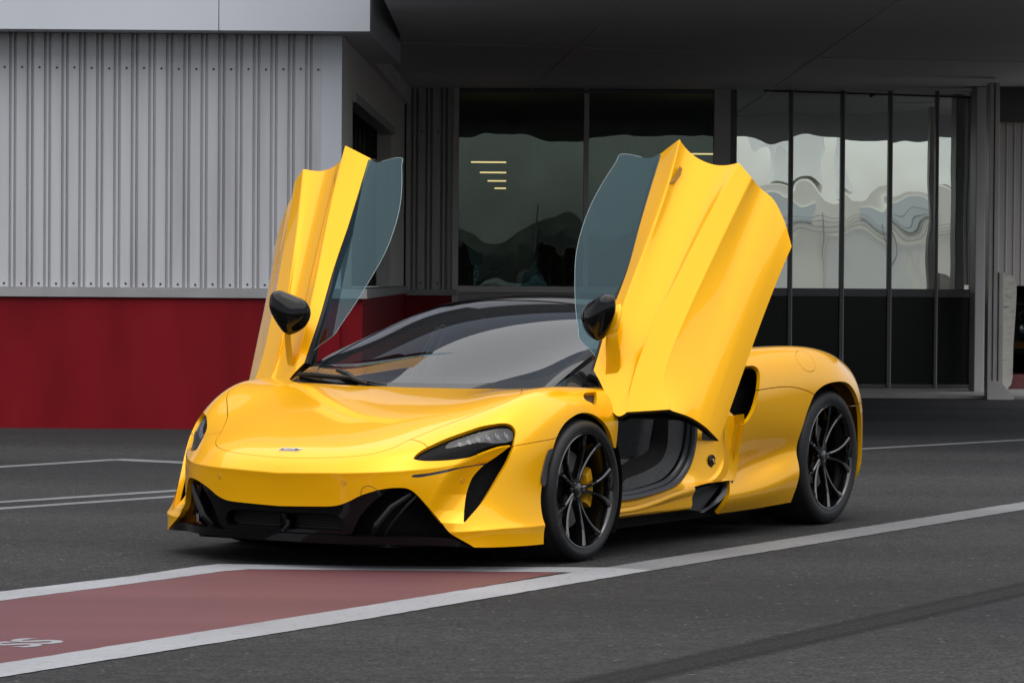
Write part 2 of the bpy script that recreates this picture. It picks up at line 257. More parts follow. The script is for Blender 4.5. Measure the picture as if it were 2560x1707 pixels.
# ---------------------------------------------------------------- trimmed pieces of a patch
def cr_smooth(pts, n=6, closed=True):
    P = np.array(pts, float); m = len(P); out = []
    for i in range(m if closed else m-1):
        g = (lambda k: P[k % m]) if closed else (lambda k: P[min(max(k, 0), m-1)])
        p0, p1, p2, p3 = g(i-1), g(i), g(i+1), g(i+2)
        for k in range(n):
            t = k/n; out.append(.5*((2*p1)+(-p0+p2)*t+(2*p0-5*p1+4*p2-p3)*t*t+(-p0+3*p1-3*p2+p3)*t**3))
    if not closed: out.append(P[-1])
    return np.array(out)
def sdist(Q, poly, sc):
    """signed distance (metres, inside positive) of points Q to a closed outline, both in patch coordinates"""
    Q = np.asarray(Q)*sc; P = np.asarray(poly)*sc; A = P; B = np.roll(P, -1, 0)
    lo, hi = P.min(0)-.03, P.max(0)+.03; near = ((Q > lo) & (Q < hi)).all(1); full = np.full(len(Q), -.03)
    Q = Q[near]; out = np.empty(len(Q))
    for s in range(0, len(Q), 20000):
        q = Q[s:s+20000, None]; ab = B-A; t = np.clip(((q-A)*ab).sum(-1)/((ab**2).sum(-1)+1e-15), 0, 1)
        d = np.sqrt((((A+t[..., None]*ab)-q)**2).sum(-1)).min(1)
        c = ((A[:, 1] > q[..., 1]) != (B[:, 1] > q[..., 1]))
        with np.errstate(divide='ignore', invalid='ignore'):
            xi = A[:, 0]+(q[..., 1]-A[:, 1])*(B[:, 0]-A[:, 0])/(B[:, 1]-A[:, 1])
        ins = (c & (q[..., 0] < xi)).sum(1) % 2 == 1
        out[s:s+20000] = np.where(ins, d, -d)
    full[near] = out
    return full
def inside(poly, gap=0): return ('uv', np.array(poly), 1, gap)
def outside(poly, gap=0): return ('uv', np.array(poly), -1, gap)
def sidecut(poly, sign=-1, gap=0): return ('xz', np.array(poly), sign, gap)
def trim(patch, conds, nu, nv, ur=None, vr=None):
    ur = ur or (0, patch.I-1); vr = vr or (0, patch.J-1)
    us = np.linspace(*ur, nu); vv = np.linspace(*vr, nv)
    UVl = np.stack(np.meshgrid(us, vv, indexing='ij'), -1).reshape(-1, 2)
    I = np.arange(nu*nv).reshape(nu, nv)
    Q = np.stack([I[:-1, :-1], I[1:, :-1], I[1:, 1:], I[:-1, 1:]], -1).reshape(-1, 4); E = []
    for kind, poly, sign, gap in conds:
        if kind == 'uv': f = sign*sdist(UVl, poly, (patch.su, patch.sv))-gap
        else: f = sign*sdist(patch.at(UVl)[:, [0, 2]], poly, (1, 1))-gap
        f = np.where(np.abs(f) < 1e-7, 1e-7, f); pos = f > 0; new = []; cache = {}; base = len(UVl)
        s = pos[Q]; al = s.all(1); mixed = Q[s.any(1) & ~al].tolist(); Q = Q[al]; keep = []
        for p in mixed+E:
            s = [bool(pos[i]) for i in p]
            if all(s): keep.append(p); continue
            if not any(s): continue
            o = []; n = len(p)
            for i in range(n):
                a, b = p[i], p[(i+1) % n]
                if s[i]: o.append(a)
                if s[i] != s[(i+1) % n]:
                    k = (a, b) if a < b else (b, a)
                    if k not in cache:
                        t = f[k[0]]/(f[k[0]]-f[k[1]]); cache[k] = base+len(new); new.append(UVl[k[0]]+t*(UVl[k[1]]-UVl[k[0]]))
                    o.append(cache[k])
            if len(o) > 2: keep.append(o)
        if new: UVl = np.concatenate([UVl, np.array(new)])
        E = keep
        # drop vertices that are no longer used
        used = np.unique(np.concatenate([Q.ravel()]+[np.array(p) for p in E])) if len(Q) or E else np.zeros(0, int)
        mp = -np.ones(len(UVl), int); mp[used] = np.arange(len(used)); UVl = UVl[used]; Q = mp[Q]; E = [[int(mp[i]) for i in p] for p in E]
    return UVl, Q, E
def piece(name, patch, conds, m, parent, nu=120, nv=120, ur=None, vr=None, off=0, lip=.012, mirror=False, both=False, xf=None, wall_mat=None):
    """a trimmed, offset panel with a folded edge; both = left and right halves in one mesh"""
    UV, Q, E = trim(patch, conds, nu, nv, ur, vr)
    if not len(Q)+len(E): raise ValueError('empty piece '+name)
    N = patch.normal(UV); V = patch.at(UV)+N*off
    Fc = Q.tolist()+E
    ea = np.concatenate([Q.ravel()]+[np.array(p) for p in E]); eb = np.concatenate([np.roll(Q, -1, 1).ravel()]+[np.roll(p, -1) for p in E])
    key = np.minimum(ea, eb).astype(np.int64)*len(V)+np.maximum(ea, eb)
    _, first, cnt = np.unique(key, return_index=True, return_counts=True); ix = first[cnt == 1]
    be = [(int(ea[i]), int(eb[i])) for i in ix]
    if both or patch.sym: be = [e for e in be if not (abs(V[e[0]][1]) < 1e-6 and abs(V[e[1]][1]) < 1e-6)]
    Fn = [N[p] for p in Fc]
    W = list(V); nf = len(Fc); cl = {}
    if lip:
        def low(i, top):
            k = (i, top)
            if k not in cl: cl[k] = len(W); W.append(V[i]-(N[i]*lip if not top else 0*N[i]))
            return cl[k]
        for a, b in be:
            q = [low(b, 1), low(a, 1), low(a, 0), low(b, 0)]
            n = np.cross(W[q[1]]-W[q[0]], W[q[2]]-W[q[1]]); n = n/(np.linalg.norm(n)+1e-12)
            Fc.append(q); Fn.append(np.array([n]*4))
    W = np.array(W)
    if patch.flip:
        Fc = [p[::-1] for p in Fc]; Fn = [x[::-1] for x in Fn]
        for k in range(nf, len(Fn)): Fn[k] = -Fn[k]
    def mir(W, Fc, Fn):
        return W*[1, -1, 1], [p[::-1] for p in Fc], [x[::-1]*[1, -1, 1] for x in Fn]
    if mirror: W, Fc, Fn = mir(W, Fc, Fn)
    if both:
        W2, F2, N2 = mir(W, Fc, Fn); k = len(W); Fc = Fc+[[i+k for i in p] for p in F2]; Fn = Fn+N2; W = np.concatenate([W, W2])
    if xf is not None: W, Fn = xf(W), Fn
    me = bpy.data.meshes.new(name); me.from_pydata(W.tolist(), [], Fc); me.update()
    me.polygons.foreach_set('use_smooth', [True]*len(me.polygons))
    me.normals_split_custom_set(np.concatenate(Fn).tolist())
    if wall_mat is not None and lip:
        me.materials.append(m); me.materials.append(wall_mat); k2 = len(Fc)//(2 if both else 1)
        me.polygons.foreach_set('material_index', [1 if (i % k2) >= nf else 0 for i in range(len(Fc))])
    return link(name, me, m, parent)
def resample(pts, n):
    P = np.array(pts, float); d = np.r_[0, np.cumsum(np.linalg.norm(np.diff(P, axis=0), axis=1))]
    return np.stack([np.interp(np.linspace(0, d[-1], n), d, P[:, k]) for k in range(3)], 1)
def curve(pts, n=24):
    return resample(cr_smooth(pts, 8, False), n)
def loft(name, curves, m, parent, n=32, sub=1, smooth=True, sy=1, angle=40, thick=0):
    C = [curve(c, n) for c in curves]
    if sub > 1: C = [np.array(x) for x in np.stack([cr_smooth([c[i] for c in C], sub, False) for i in range(n)], 1)]
    V = np.concatenate(C)*[1, sy, 1]; Fc = [(a*n+i, a*n+i+1, (a+1)*n+i+1, (a+1)*n+i) for a in range(len(C)-1) for i in range(n-1)]
    if sy < 0: Fc = [f[::-1] for f in Fc]
    o = mesh(name, V, Fc, m, parent, smooth, angle if smooth else None)
    if thick:
        md = o.modifiers.new('thickness', 'SOLIDIFY'); md.thickness = thick; md.offset = 0
    return o
def text_mesh(body, size, depth, shear=0, font_bold=0, spacing=1.0):
    cu = bpy.data.curves.new('lettering', 'FONT'); cu.body = body; cu.size = size; cu.extrude = depth; cu.shear = shear; cu.align_x = 'CENTER'; cu.offset = font_bold; cu.space_character = spacing
    o = bpy.data.objects.new('lettering', cu); COL.objects.link(o)
    dg = bpy.context.evaluated_depsgraph_get(); me = bpy.data.meshes.new_from_object(o.evaluated_get(dg))
    bpy.data.objects.remove(o); bpy.data.curves.remove(cu); return me
# ---------------------------------------------------------------- ground and painted markings
m_asph = mat('asphalt', (.05, .05, .052), .82)
def asphalt_nodes(m):
    t, n, l, b = nodes(m)
    tc = n.new('ShaderNodeTexCoord')
    big = n.new('ShaderNodeTexNoise'); big.inputs['Scale'].default_value = .35; big.inputs['Detail'].default_value = 5
    mpb = n.new('ShaderNodeMapping'); mpb.inputs['Rotation'].default_value = (0, 0, R(-55)); mpb.inputs['Scale'].default_value = (.35, 1.5, 1)
    l.new(tc.outputs['Object'], mpb.inputs[0]); l.new(mpb.outputs[0], big.inputs['Vector'])
    fine = n.new('ShaderNodeTexNoise'); fine.inputs['Scale'].default_value = 62; fine.inputs['Detail'].default_value = 4; fine.inputs['Roughness'].default_value = .7; l.new(tc.outputs['Object'], fine.inputs['Vector'])
    vor = n.new('ShaderNodeTexVoronoi'); vor.inputs['Scale'].default_value = 17; l.new(tc.outputs['Object'], vor.inputs['Vector'])
    cr = n.new('ShaderNodeValToRGB'); e = cr.color_ramp.elements; e[0].position = .36; e[0].color = (.0155, .0163, .0175, 1); e[1].position = .64; e[1].color = (.033, .033, .034, 1)
    l.new(big.outputs['Fac'], cr.inputs[0])
    cf = n.new('ShaderNodeValToRGB'); e = cf.color_ramp.elements; e[0].position = .38; e[0].color = (.38, .38, .39, 1); e[1].position = .64; e[1].color = (1.75, 1.75, 1.72, 1)
    l.new(fine.outputs['Fac'], cf.inputs[0])
    mid = n.new('ShaderNodeTexNoise'); mid.inputs['Scale'].default_value = 13; mid.inputs['Detail'].default_value = 7; mid.inputs['Roughness'].default_value = .8; l.new(tc.outputs['Object'], mid.inputs['Vector'])
    cm = n.new('ShaderNodeValToRGB'); e = cm.color_ramp.elements; e[0].position = .36; e[0].color = (.58, .58, .59, 1); e[1].position = .64; e[1].color = (1.5, 1.5, 1.48, 1); l.new(mid.outputs['Fac'], cm.inputs[0])
    m0 = n.new('ShaderNodeMix'); m0.data_type = 'RGBA'; m0.blend_type = 'MULTIPLY'; m0.inputs['Factor'].default_value = 1; l.new(cr.outputs[0], m0.inputs['A']); l.new(cm.outputs[0], m0.inputs['B'])
    mu = n.new('ShaderNodeMix'); mu.data_type = 'RGBA'; mu.blend_type = 'MULTIPLY'; mu.inputs['Factor'].default_value = 1
    l.new(m0.outputs['Result'], mu.inputs['A']); l.new(cf.outputs[0], mu.inputs['B'])
    # pale stone chips
    ch = n.new('ShaderNodeValToRGB'); e = ch.color_ramp.elements; e[0].position = .0; e[0].color = (1, 1, 1, 1); e[1].position = .17; e[1].color = (0, 0, 0, 1); l.new(vor.outputs['Distance'], ch.inputs[0])
    sel = n.new('ShaderNodeMath'); sel.operation = 'GREATER_THAN'; sel.inputs[1].default_value = .80
    sp = n.new('ShaderNodeSeparateColor'); l.new(vor.outputs['Color'], sp.inputs[0]); l.new(sp.outputs[0], sel.inputs[0])
    mm = n.new('ShaderNodeMath'); mm.operation = 'MULTIPLY'; l.new(ch.outputs[0], mm.inputs[0]); l.new(sel.outputs[0], mm.inputs[1])
    m2 = n.new('ShaderNodeMix'); m2.data_type = 'RGBA'; l.new(mm.outputs[0], m2.inputs['Factor']); l.new(mu.outputs['Result'], m2.inputs['A']); m2.inputs['B'].default_value = (.19, .185, .175, 1)
    l.new(m2.outputs['Result'], b.inputs['Base Color']); b.inputs['Specular IOR Level'].default_value = .22
    bp = n.new('ShaderNodeBump'); bp.inputs['Strength'].default_value = .9; bp.inputs['Distance'].default_value = .010; l.new(fine.outputs['Fac'], bp.inputs['Height']); l.new(bp.outputs[0], b.inputs['Normal'])
asphalt_nodes(m_asph)
g = MB().add([(-400, -400, 0), (400, -400, 0), (400, 400, 0), (-400, 400, 0)], [(0, 1, 2, 3)]).build('asphalt_ground', m_asph)
tag(g, 'dark grey asphalt forecourt with fine stone chips', kind='structure')
def paint_mat(name, col, wear=.5, dark=(.05, .05, .05), scale=26, streak=None, sheen=.6):
    m = mat(name, col, sheen, spec=.25); t, n, l, b = nodes(m)
    tc = n.new('ShaderNodeTexCoord'); no = n.new('ShaderNodeTexNoise'); no.inputs['Scale'].default_value = scale; no.inputs['Detail'].default_value = 6; no.inputs['Roughness'].default_value = .75
    l.new(tc.outputs['Object'], no.inputs['Vector'])
    n2 = n.new('ShaderNodeTexNoise'); n2.inputs['Scale'].default_value = .8; n2.inputs['Detail'].default_value = 4
    mp = n.new('ShaderNodeMapping'); mp.inputs['Rotation'].default_value = (0, 0, R(-32)); mp.inputs['Scale'].default_value = streak or (1, 1, 1)
    l.new(tc.outputs['Object'], mp.inputs[0]); l.new(mp.outputs[0], n2.inputs['Vector'])
    cr = n.new('ShaderNodeValToRGB'); e = cr.color_ramp.elements; e[0].position = .24+.2*wear; e[0].color = (*[d*.5+c*.5 for c, d in zip(col, dark)], 1); e[1].position = .36+.24*wear; e[1].color = (*col, 1)
    l.new(no.outputs['Fac'], cr.inputs[0])
    c2 = n.new('ShaderNodeValToRGB'); e = c2.color_ramp.elements; e[0].position = .3; e[0].color = (.72, .70, .72, 1); e[1].position = .7; e[1].color = (1.08, 1.08, 1.08, 1); l.new(n2.outputs['Fac'], c2.inputs[0])
    mu = n.new('ShaderNodeMix'); mu.data_type = 'RGBA'; mu.blend_type = 'MULTIPLY'; mu.inputs['Factor'].default_value = 1; l.new(cr.outputs[0], mu.inputs['A']); l.new(c2.outputs[0], mu.inputs['B'])
    l.new(mu.outputs['Result'], b.inputs['Base Color'])
    bp = n.new('ShaderNodeBump'); bp.inputs['Strength'].default_value = .35; bp.inputs['Distance'].default_value = .004; l.new(no.outputs['Fac'], bp.inputs['Height']); l.new(bp.outputs[0], b.inputs['Normal'])
    return m
m_white = paint_mat('road_white', (.27, .28, .295), .4); m_lineg = paint_mat('road_white_old', (.165, .17, .175), .5)
m_redp = paint_mat('road_red', (.120, .042, .047), .55, streak=(.3, 2.2, 1), scale=40)
m_tar = paint_mat('tar', (.019, .0185, .0195), .2, scale=30, sheen=.95)
def sheet(name, poly, z, m, label, jag=.0):
    P = []
    n = len(poly)
    for i in range(n):
        a, b = np.array(poly[i]), np.array(poly[(i+1) % n]); k = max(2, int(np.linalg.norm(b-a)/.05)) if jag else 1
        for j in range(k):
            p = a+(b-a)*j/k
            if jag and 0 < j < k: p = p+np.random.uniform(-jag, jag, 2)
            P.append((p[0], p[1], z))
    o = mesh(name, P, [list(range(len(P)))], m); return tag(o, label, kind='structure')
def line_strip(name, a, b, w, z, m, label, jag=.004):
    a, b = np.array(a, float), np.array(b, float); d = (b-a)/np.linalg.norm(b-a); nn = np.array([-d[1], d[0]])*w/2
    return sheet(name, [a-nn, b-nn, b+nn, a+nn], z, m, label, jag)
# red hatch wedge and its white borders
sheet('red_road_paint', [(-4.9, 7.7), (-1.98, 12.25), (-1.56, 12.95), (-1.20, 13.63), (.24, 13.60), (-.576, 12.06), (-1.658, 10.20), (-4.3, 5.7)], .0014, m_redp, 'red painted wedge on the asphalt between white lines', .004)
sheet('road_line', [(-4.9, 7.75), (-1.979, 12.218), (-1.56, 12.922), (-1.228, 13.514), (-1.125, 13.615), (-1.285, 13.842), (-1.355, 13.749), (-1.60, 13.25), (-2.037, 12.574), (-5.0, 8.15)], .0026, m_white, 'white line on the far edge of the red wedge', .004)
sheet('road_line', [(-1.1248, 13.6152), (-.649, 13.605), (.266, 13.573), (.424, 13.811), (-.659, 13.804), (-1.2846, 13.8422)], .0026, m_white, 'white line closing the red wedge beside the front bumper', .004)
sheet('road_line', [(-4.4, 5.27), (-1.601, 9.893), (-.554, 11.623), (.50, 13.49), (.62, 13.70), (.42, 13.812), (.265, 13.560), (-.576, 12.09), (-1.658, 10.24), (-4.5, 5.45)], .0030, m_white, 'broad white line along the near edge of the red wedge', .004)
sheet('road_line', [(.6205, 13.7005), (2.85, 17.505), (7.0, 24.5), (7.0, 24.95), (2.951, 18.127), (.58, 14.097), (.4205, 13.8125)], .0028, m_lineg, 'long greyish white line running past the rear wheel', .004)
line_strip('road_line', (-3.9, 20.02), (-2.705, 21.69), .135, .0015, m_lineg, 'thin white line rising towards the red wall')
line_strip('road_line', (-2.73, 21.69), (2.0, 18.75), .20, .0022, m_lineg, 'thin white line bending down behind the car nose')
line_strip('road_line', (-4.6, 15.44), (1.0, 22.15), .11, .0015, m_lineg, 'upper one of the two parallel white lines left of the car')
line_strip('road_line', (-4.6, 14.78), (1.0, 21.74), .11, .0015, m_lineg, 'lower one of the two parallel white lines left of the car')
line_strip('road_line', (2.0, 23.06), (7.0, 28.3), .13, .0018, m_lineg, 'thin white line behind the rear wheel at the right')
def smear_mat():
    """rubbery dark smear, dense in the middle and broken up towards its edges"""
    m = bpy.data.materials.new('tar_smear'); m.use_nodes = True; t = m.node_tree; n = t.nodes; l = t.links; b = n['Principled BSDF']
    b.inputs['Base Color'].default_value = (.0055, .0053, .0058, 1); b.inputs['Roughness'].default_value = .85; b.inputs['Specular IOR Level'].default_value = .3
    tc = n.new('ShaderNodeTexCoord'); sp = n.new('ShaderNodeSeparateXYZ'); l.new(tc.outputs['Object'], sp.inputs[0])
    ab = n.new('ShaderNodeMath'); ab.operation = 'ABSOLUTE'; l.new(sp.outputs['Y'], ab.inputs[0])
    no = n.new('ShaderNodeTexNoise'); no.inputs['Scale'].default_value = 40; no.inputs['Detail'].default_value = 5; no.inputs['Roughness'].default_value = .7; l.new(tc.outputs['Object'], no.inputs['Vector'])
    mr = n.new('ShaderNodeMapRange'); mr.inputs[1].default_value = .045; mr.inputs[2].default_value = .125; mr.inputs[3].default_value = .92; mr.inputs[4].default_value = 0; l.new(ab.outputs[0], mr.inputs[0])
    ad = n.new('ShaderNodeMath'); ad.operation = 'MULTIPLY_ADD'; l.new(no.outputs['Fac'], ad.inputs[0]); ad.inputs[1].default_value = 1.3; ad.inputs[2].default_value = .35
    mu = n.new('ShaderNodeMath'); mu.operation = 'MULTIPLY'; mu.use_clamp = True; l.new(mr.outputs[0], mu.inputs[0]); l.new(ad.outputs[0], mu.inputs[1]); l.new(mu.outputs[0], b.inputs['Alpha'])
    return m
_a, _b = np.array((-2.0, 5.96)), np.array((4.45, 16.98)); _l = np.linalg.norm(_b-_a)
o = mesh('tyre_smear', [(0, -.13, 0), (_l, -.13, 0), (_l, .13, 0), (0, .13, 0)], [(0, 1, 2, 3)], smear_mat()); o.location = (*_a, .0014); o.rotation_euler = (0, 0, math.atan2(*(_b-_a)[::-1]))
tag(o, 'broad dark rubber smear crossing the asphalt at lower right', kind='structure')
# lettering on the red wedge, tops of two painted characters
me = text_mesh('SS', .255, .0, font_bold=.008); me.materials.append(m_white)
lt = link('road_lettering', me, None); lt.rotation_euler = (0, 0, R(60.5)); lt.location = (-1.665+.078, 10.83-.045, .0028)
tag(lt, 'white painted characters on the red wedge at the left frame edge', kind='structure')
# ---------------------------------------------------------------- pit building
def rib_wall(mb, x0, x1, y, z0, z1, ribw, d, ribs):
    """flat pan sheet with narrow ribs standing between two deep grooves, one pressed profile (x,y)"""
    prof = [(x0, y)]; g = ribw*.31
    for x in ribs:
        for q, dd in ((-ribw/2, 0), (-ribw/2+.003, d), (-ribw/2+g, d), (-ribw/2+g+.004, -.004), (ribw/2-g-.004, -.004), (ribw/2-g, d), (ribw/2-.003, d), (ribw/2, 0)): prof.append((x+q, y+dd))
    prof.append((x1, y)); n = len(prof)
    mb.add([(p[0], p[1], z0) for p in prof]+[(p[0], p[1], z1) for p in prof], [(i, i+1, n+i+1, n+i) for i in range(n-1)])
m_clad = add_noise(mat('cladding', (.53, .53, .55), .42, .0, spec=.5), [(.3, (.44, .435, .45)), (.5, (.53, .53, .55)), (.7, (.59, .59, .61))], 1.2, 7, stretch=(4, 1, .3), rough=(.36, .52))
m_cladd = add_noise(mat('cladding_darker', (.46, .45, .45), .5), [(.3, (.42, .41, .41)), (.7, (.50, .49, .49))], .9, 5, stretch=(3, 1, .35), rough=(.4, .55))  # slightly darker tone of the cladding, for alcove and bay
m_fasc = add_noise(mat('fascia', (.58, .60, .65), .4), [(.3, (.55, .57, .62)), (.7, (.62, .64, .69))], .5, 4, rough=(.35, .5))
m_trim = add_noise(mat('trim', (.33, .325, .325), .45), [(.35, (.29, .285, .285)), (.7, (.36, .355, .355))], 3, 4)
m_red = add_noise(mat('red_wall', (.20, .006, .011), .6, spec=.12), [(.32, (.150, .0045, .008)), (.52, (.20, .006, .011)), (.7, (.225, .008, .014))], 1.1, 7, rough=(.5, .65), stretch=(1.6, 1, .45))
m_soff = add_noise(mat('soffit', (.58, .58, .60), .6), [(.3, (.55, .55, .57)), (.7, (.61, .61, .63))], .8, 3)
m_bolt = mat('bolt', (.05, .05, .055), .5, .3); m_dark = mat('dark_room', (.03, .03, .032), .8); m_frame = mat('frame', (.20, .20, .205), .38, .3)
m_conc = add_noise(mat('kerb_concrete', (.30, .29, .28), .85), [(.3, (.26, .25, .24)), (.7, (.34, .33, .32))], 5, 5, bump=.2, bump_scale=60)
pit = empty('pit_building', (-1.4, 26.1, 0)); PO = np.array((-1.4, 26.1, 0))
tag(pit, 'grey metal clad building with red base wall and dark canopy', 'building')
class PB(MB):
    def build(s, name, m, parent=pit, smooth=False, angle=35):
        s.V = [tuple(np.array(v)-PO) for v in s.V]; return MB.build(s, name, m, parent, smooth, angle)
WX, WY = -1.42, 26.1
PB().box((-14, WY-.012, 0), (WX-.004, 30, 1.085)).build('red_base_wall', m_red)
PB().box((WX-.0035, WY+.02, 0), (-1.24, 36.44, 1.085)).build('red_return_wall', m_red)
PB().box((-14, WY-.045, 1.087), (WX+.012, WY+.1, 1.168)).build('sill_trim', m_trim)
PB().box((WX+.0125, WY-.044, 1.0875), (-1.2, 36.4, 1.166)).build('sill_trim', m_trim)
PIT = .1438
k = 0
x = -4.137-30*PIT
while x < -1.60:               # each pan with its rib is one sheet of the cladding
    w = PB(); rw = .062; nx = x+PIT if x+PIT < -1.6 else -1.545
    prof = [(x-.0, WY), (x+.012, WY), (x+.012, WY)]
    rib_wall(w, x-rw/2-.006, nx-rw/2-.0066, WY, 1.168, 3.262, rw, .030, [x])
    w.build('cladding_sheet', m_clad); k += 1
    xb = x+PIT/2+.004
    if xb < -1.5:
        for zb in (2.975, 1.195):
            b = PB(); b.lathe([(0, -.007), (.009, -.006), (.010, 0)], 8, 'y', (xb, WY, zb+random.uniform(-.004, .004))); b.build('bolt', m_bolt)
    x += PIT
PB().box((-1.585, WY-.006, 1.168), (WX+.0, WY+.02, 3.262)).build('corner_flashing', m_fasc)
# return wall towards the glazing, with an opening
RX = WX
def ret(name, y0, y1, z0, z1, m, dx=0): PB().box((RX-.18+dx, y0, z0), (RX+dx, y1, z1)).build(name, m)
m_retw = add_noise(mat('return_cladding', (.72, .69, .67), .5), [(.3, (.68, .65, .63)), (.7, (.76, .73, .71))], 1.2, 4, stretch=(1, 5, .4))
# slightly splayed: wall runs from (-1.42, 26.12) to (-1.25, 36.4)
def splay(y): return WX+(y-26.12)*(.165/10.3)
def ret_panel(name, y0, y1, z0, z1, m, th=.15, out=0):
    PB().prism([(splay(y0)-th, y0), (splay(y0)+out, y0), (splay(y1)+out, y1), (splay(y1)-th, y1)], 'z', z0, z1).build(name, m)
ret_panel('return_panel', 26.122, 27.45, 1.168, 3.262, m_retw)
ret_panel('return_panel', 27.4505, 33.6, 2.86, 3.262, m_retw)
ret_panel('return_panel', 33.6005, 36.40, 1.168, 3.262, m_retw)
ret_panel('opening_lintel', 27.35, 33.7, 2.78, 2.862, m_trim, th=.1, out=.035)
w = PB(); rib_wall(w, -2.3, -1.31, 33.9, 1.168, 3.2, .07, .06, [-2.10, -1.95, -1.80, -1.69, -1.60, -1.53]); w.build('alcove_back', m_cladd)
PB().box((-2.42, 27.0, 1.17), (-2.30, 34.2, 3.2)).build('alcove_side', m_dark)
# white fascia over the wall
PB().box((-14, 25.75, 3.265), (-2.410, 26.4, 5.2)).build('fascia_panel', m_fasc)
PB().box((-2.403, 25.75, 3.265), (-1.176, 26.4, 5.2)).build('fascia_panel', m_fasc)
PB().box((-2.4095, 25.76, 3.27), (-2.4035, 26.3, 5.2)).build('fascia_joint', m_bolt)
PB().prism([(-1.40, 26.4005), (-1.176, 26.4005), (-1.065, 29.6), (-1.40, 29.6)], 'z', 3.262, 5.2).build('fascia_return', m_fasc)
PB().prism([(-1.40, 29.6005), (-1.30, 29.6005), (-1.2, 36.4), (-1.36, 36.4)], 'z', 3.2625, 5.2).build('fascia_return', m_retw)
PB().box((-14, 26.4005, 3.2635), (-1.4005, 36.4, 3.4)).build('wall_head', m_trim)
# canopy soffit panels with open joints
SOF = [[(-1.03, 23.9), (.93, 23.9), (.585, 29.95), (-1.03, 29.5)], [(.955, 23.9), (3.0, 23.9), (2.97, 31.05), (.61, 29.96)], [(3.025, 23.9), (6.9, 23.9), (6.9, 31.75), (2.995, 31.06)],
       [(-1.28, 29.45), (.582, 29.985), (.19, 36.7), (-1.28, 36.7)], [(.607, 29.995), (2.97, 31.08), (2.95, 36.7), (.215, 36.7)], [(2.995, 31.09), (6.9, 31.78), (6.9, 36.7), (2.975, 36.7)]]
for p in SOF: PB().prism(p, 'z', 3.455, 3.56).build('soffit_panel', m_soff)
m_joint = mat('joint_grey', (.62, .60, .57), .6)
for a_, b_ in (((.942, 23.9), (.597, 29.96)), ((.597, 29.96), (.202, 36.6)), ((3.012, 23.9), (2.983, 31.07)), ((2.983, 31.07), (2.962, 36.6)), ((-1.03, 29.49), (.58, 29.97)), ((.61, 29.98), (2.975, 31.06)), ((2.99, 31.08), (6.9, 31.765))):
    a_, b_ = np.array(a_), np.array(b_); t_ = (b_-a_)/np.linalg.norm(b_-a_); n_ = np.array((-t_[1], t_[0]))*.013
    PB().prism([a_-n_, b_-n_, b_+n_, a_+n_], 'z', 3.449, 3.4545).build('joint_strip', m_joint)
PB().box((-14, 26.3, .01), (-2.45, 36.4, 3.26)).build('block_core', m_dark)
PB().box((-14, 26.45, 5.21), (6.9, 46, 9.5)).build('added_upper_mass', mat('upper_mass_dark', (.03, .032, .036), .2))  # unseen mass added above the canopy to block sky and darken bonnet reflections
PB().box((-1.03, 23.88, 3.5605), (6.9, 46, 5.205)).build('canopy_body', m_soff)
# ribbed infill and dark wall at the back of the bay
FY = 36.5
w = PB(); rib_wall(w, -1.235, -.70, FY-.03, 1.13, 3.47, .085, .05, [-1.14, -.975, -.80]); w.build('bay_cladding', m_cladd)
PB().box((-1.235, FY-.05, 0), (-.64, FY+.1, 1.06)).build('red_bay_wall', m_red)
PB().box((-1.235, FY-.09, 1.061), (-.64, FY, 1.129)).build('sill_trim', m_trim)
for zb in (1.2, 2.95):
    for xb in (-1.06, -.87): PB().lathe([(0, -.008), (.010, -.007), (.012, 0)], 8, 'y', (xb, FY-.03, zb)).build('bolt', m_bolt)
# glazing: frames, mullions, panes one by one
glz = empty('glazed_front', (3, FY, 0)); PO2 = np.array((3, FY, 0)); tag(glz, 'tall glazed shop front with grey mullions under the dark canopy', 'glazing')
class GB(MB):
    def build(s, name, m, parent=glz, smooth=False, angle=35):
        s.V = [tuple(np.array(v)-PO2) for v in s.V]; return MB.build(s, name, m, parent, smooth, angle)
def fr(name, x0, x1, z0, z1, y0=FY-.06, y1=FY+.05, m=m_frame): GB().box((x0, y0, z0), (x1, y1, z1), .004).build(name, m)
m_mul = add_noise(mat('mullion', (.50, .485, .485), .4, .1), [(.3, (.46, .445, .445)), (.7, (.54, .525, .525))], 2, 3)
m_muld = mat('mullion_dark', (.10, .10, .105), .35, .3)
fr('frame_post', -.70, -.63, 0, 3.47, m=m_mul); fr('mullion', .812, .872, 1.176, 3.40, m=m_mul); fr('mullion', .812, .872, 3.441, 3.47, m=m_mul)
fr('transom', -.629, 2.31, 1.10, 1.175, m=m_mul); fr('head_rail', -.629, 2.31, 3.40, 3.44, m=m_muld)
fr('column_cover', 2.312, 2.50, 0, 3.47, FY-.10, FY+.1, m_mul); fr('column_cover', 2.505, 2.572, 0, 3.47, FY-.05, FY+.1, m_muld)
xs = [(2.573, 2.580), (3.181, 3.231), (3.777, 3.828), (4.328, 4.378), (4.871, 4.911), (5.283, 5.345)]
for a, b in xs[1:]: fr('mullion', a, b-.012, .03, 3.47, FY-.07, FY+.05, m_muld); fr('mullion_cap', b-.0115, b, .03, 3.47, FY-.062, FY+.05, m_mul)
for i in range(5): fr('rail', xs[i][1]+.001, xs[i+1][0]-.001, 1.08, 1.172, FY-.055, FY+.04, m_muld); fr('bottom_rail', xs[i][1]+.001, xs[i+1][0]-.001, .03, .075, FY-.05, FY+.04, m_muld)
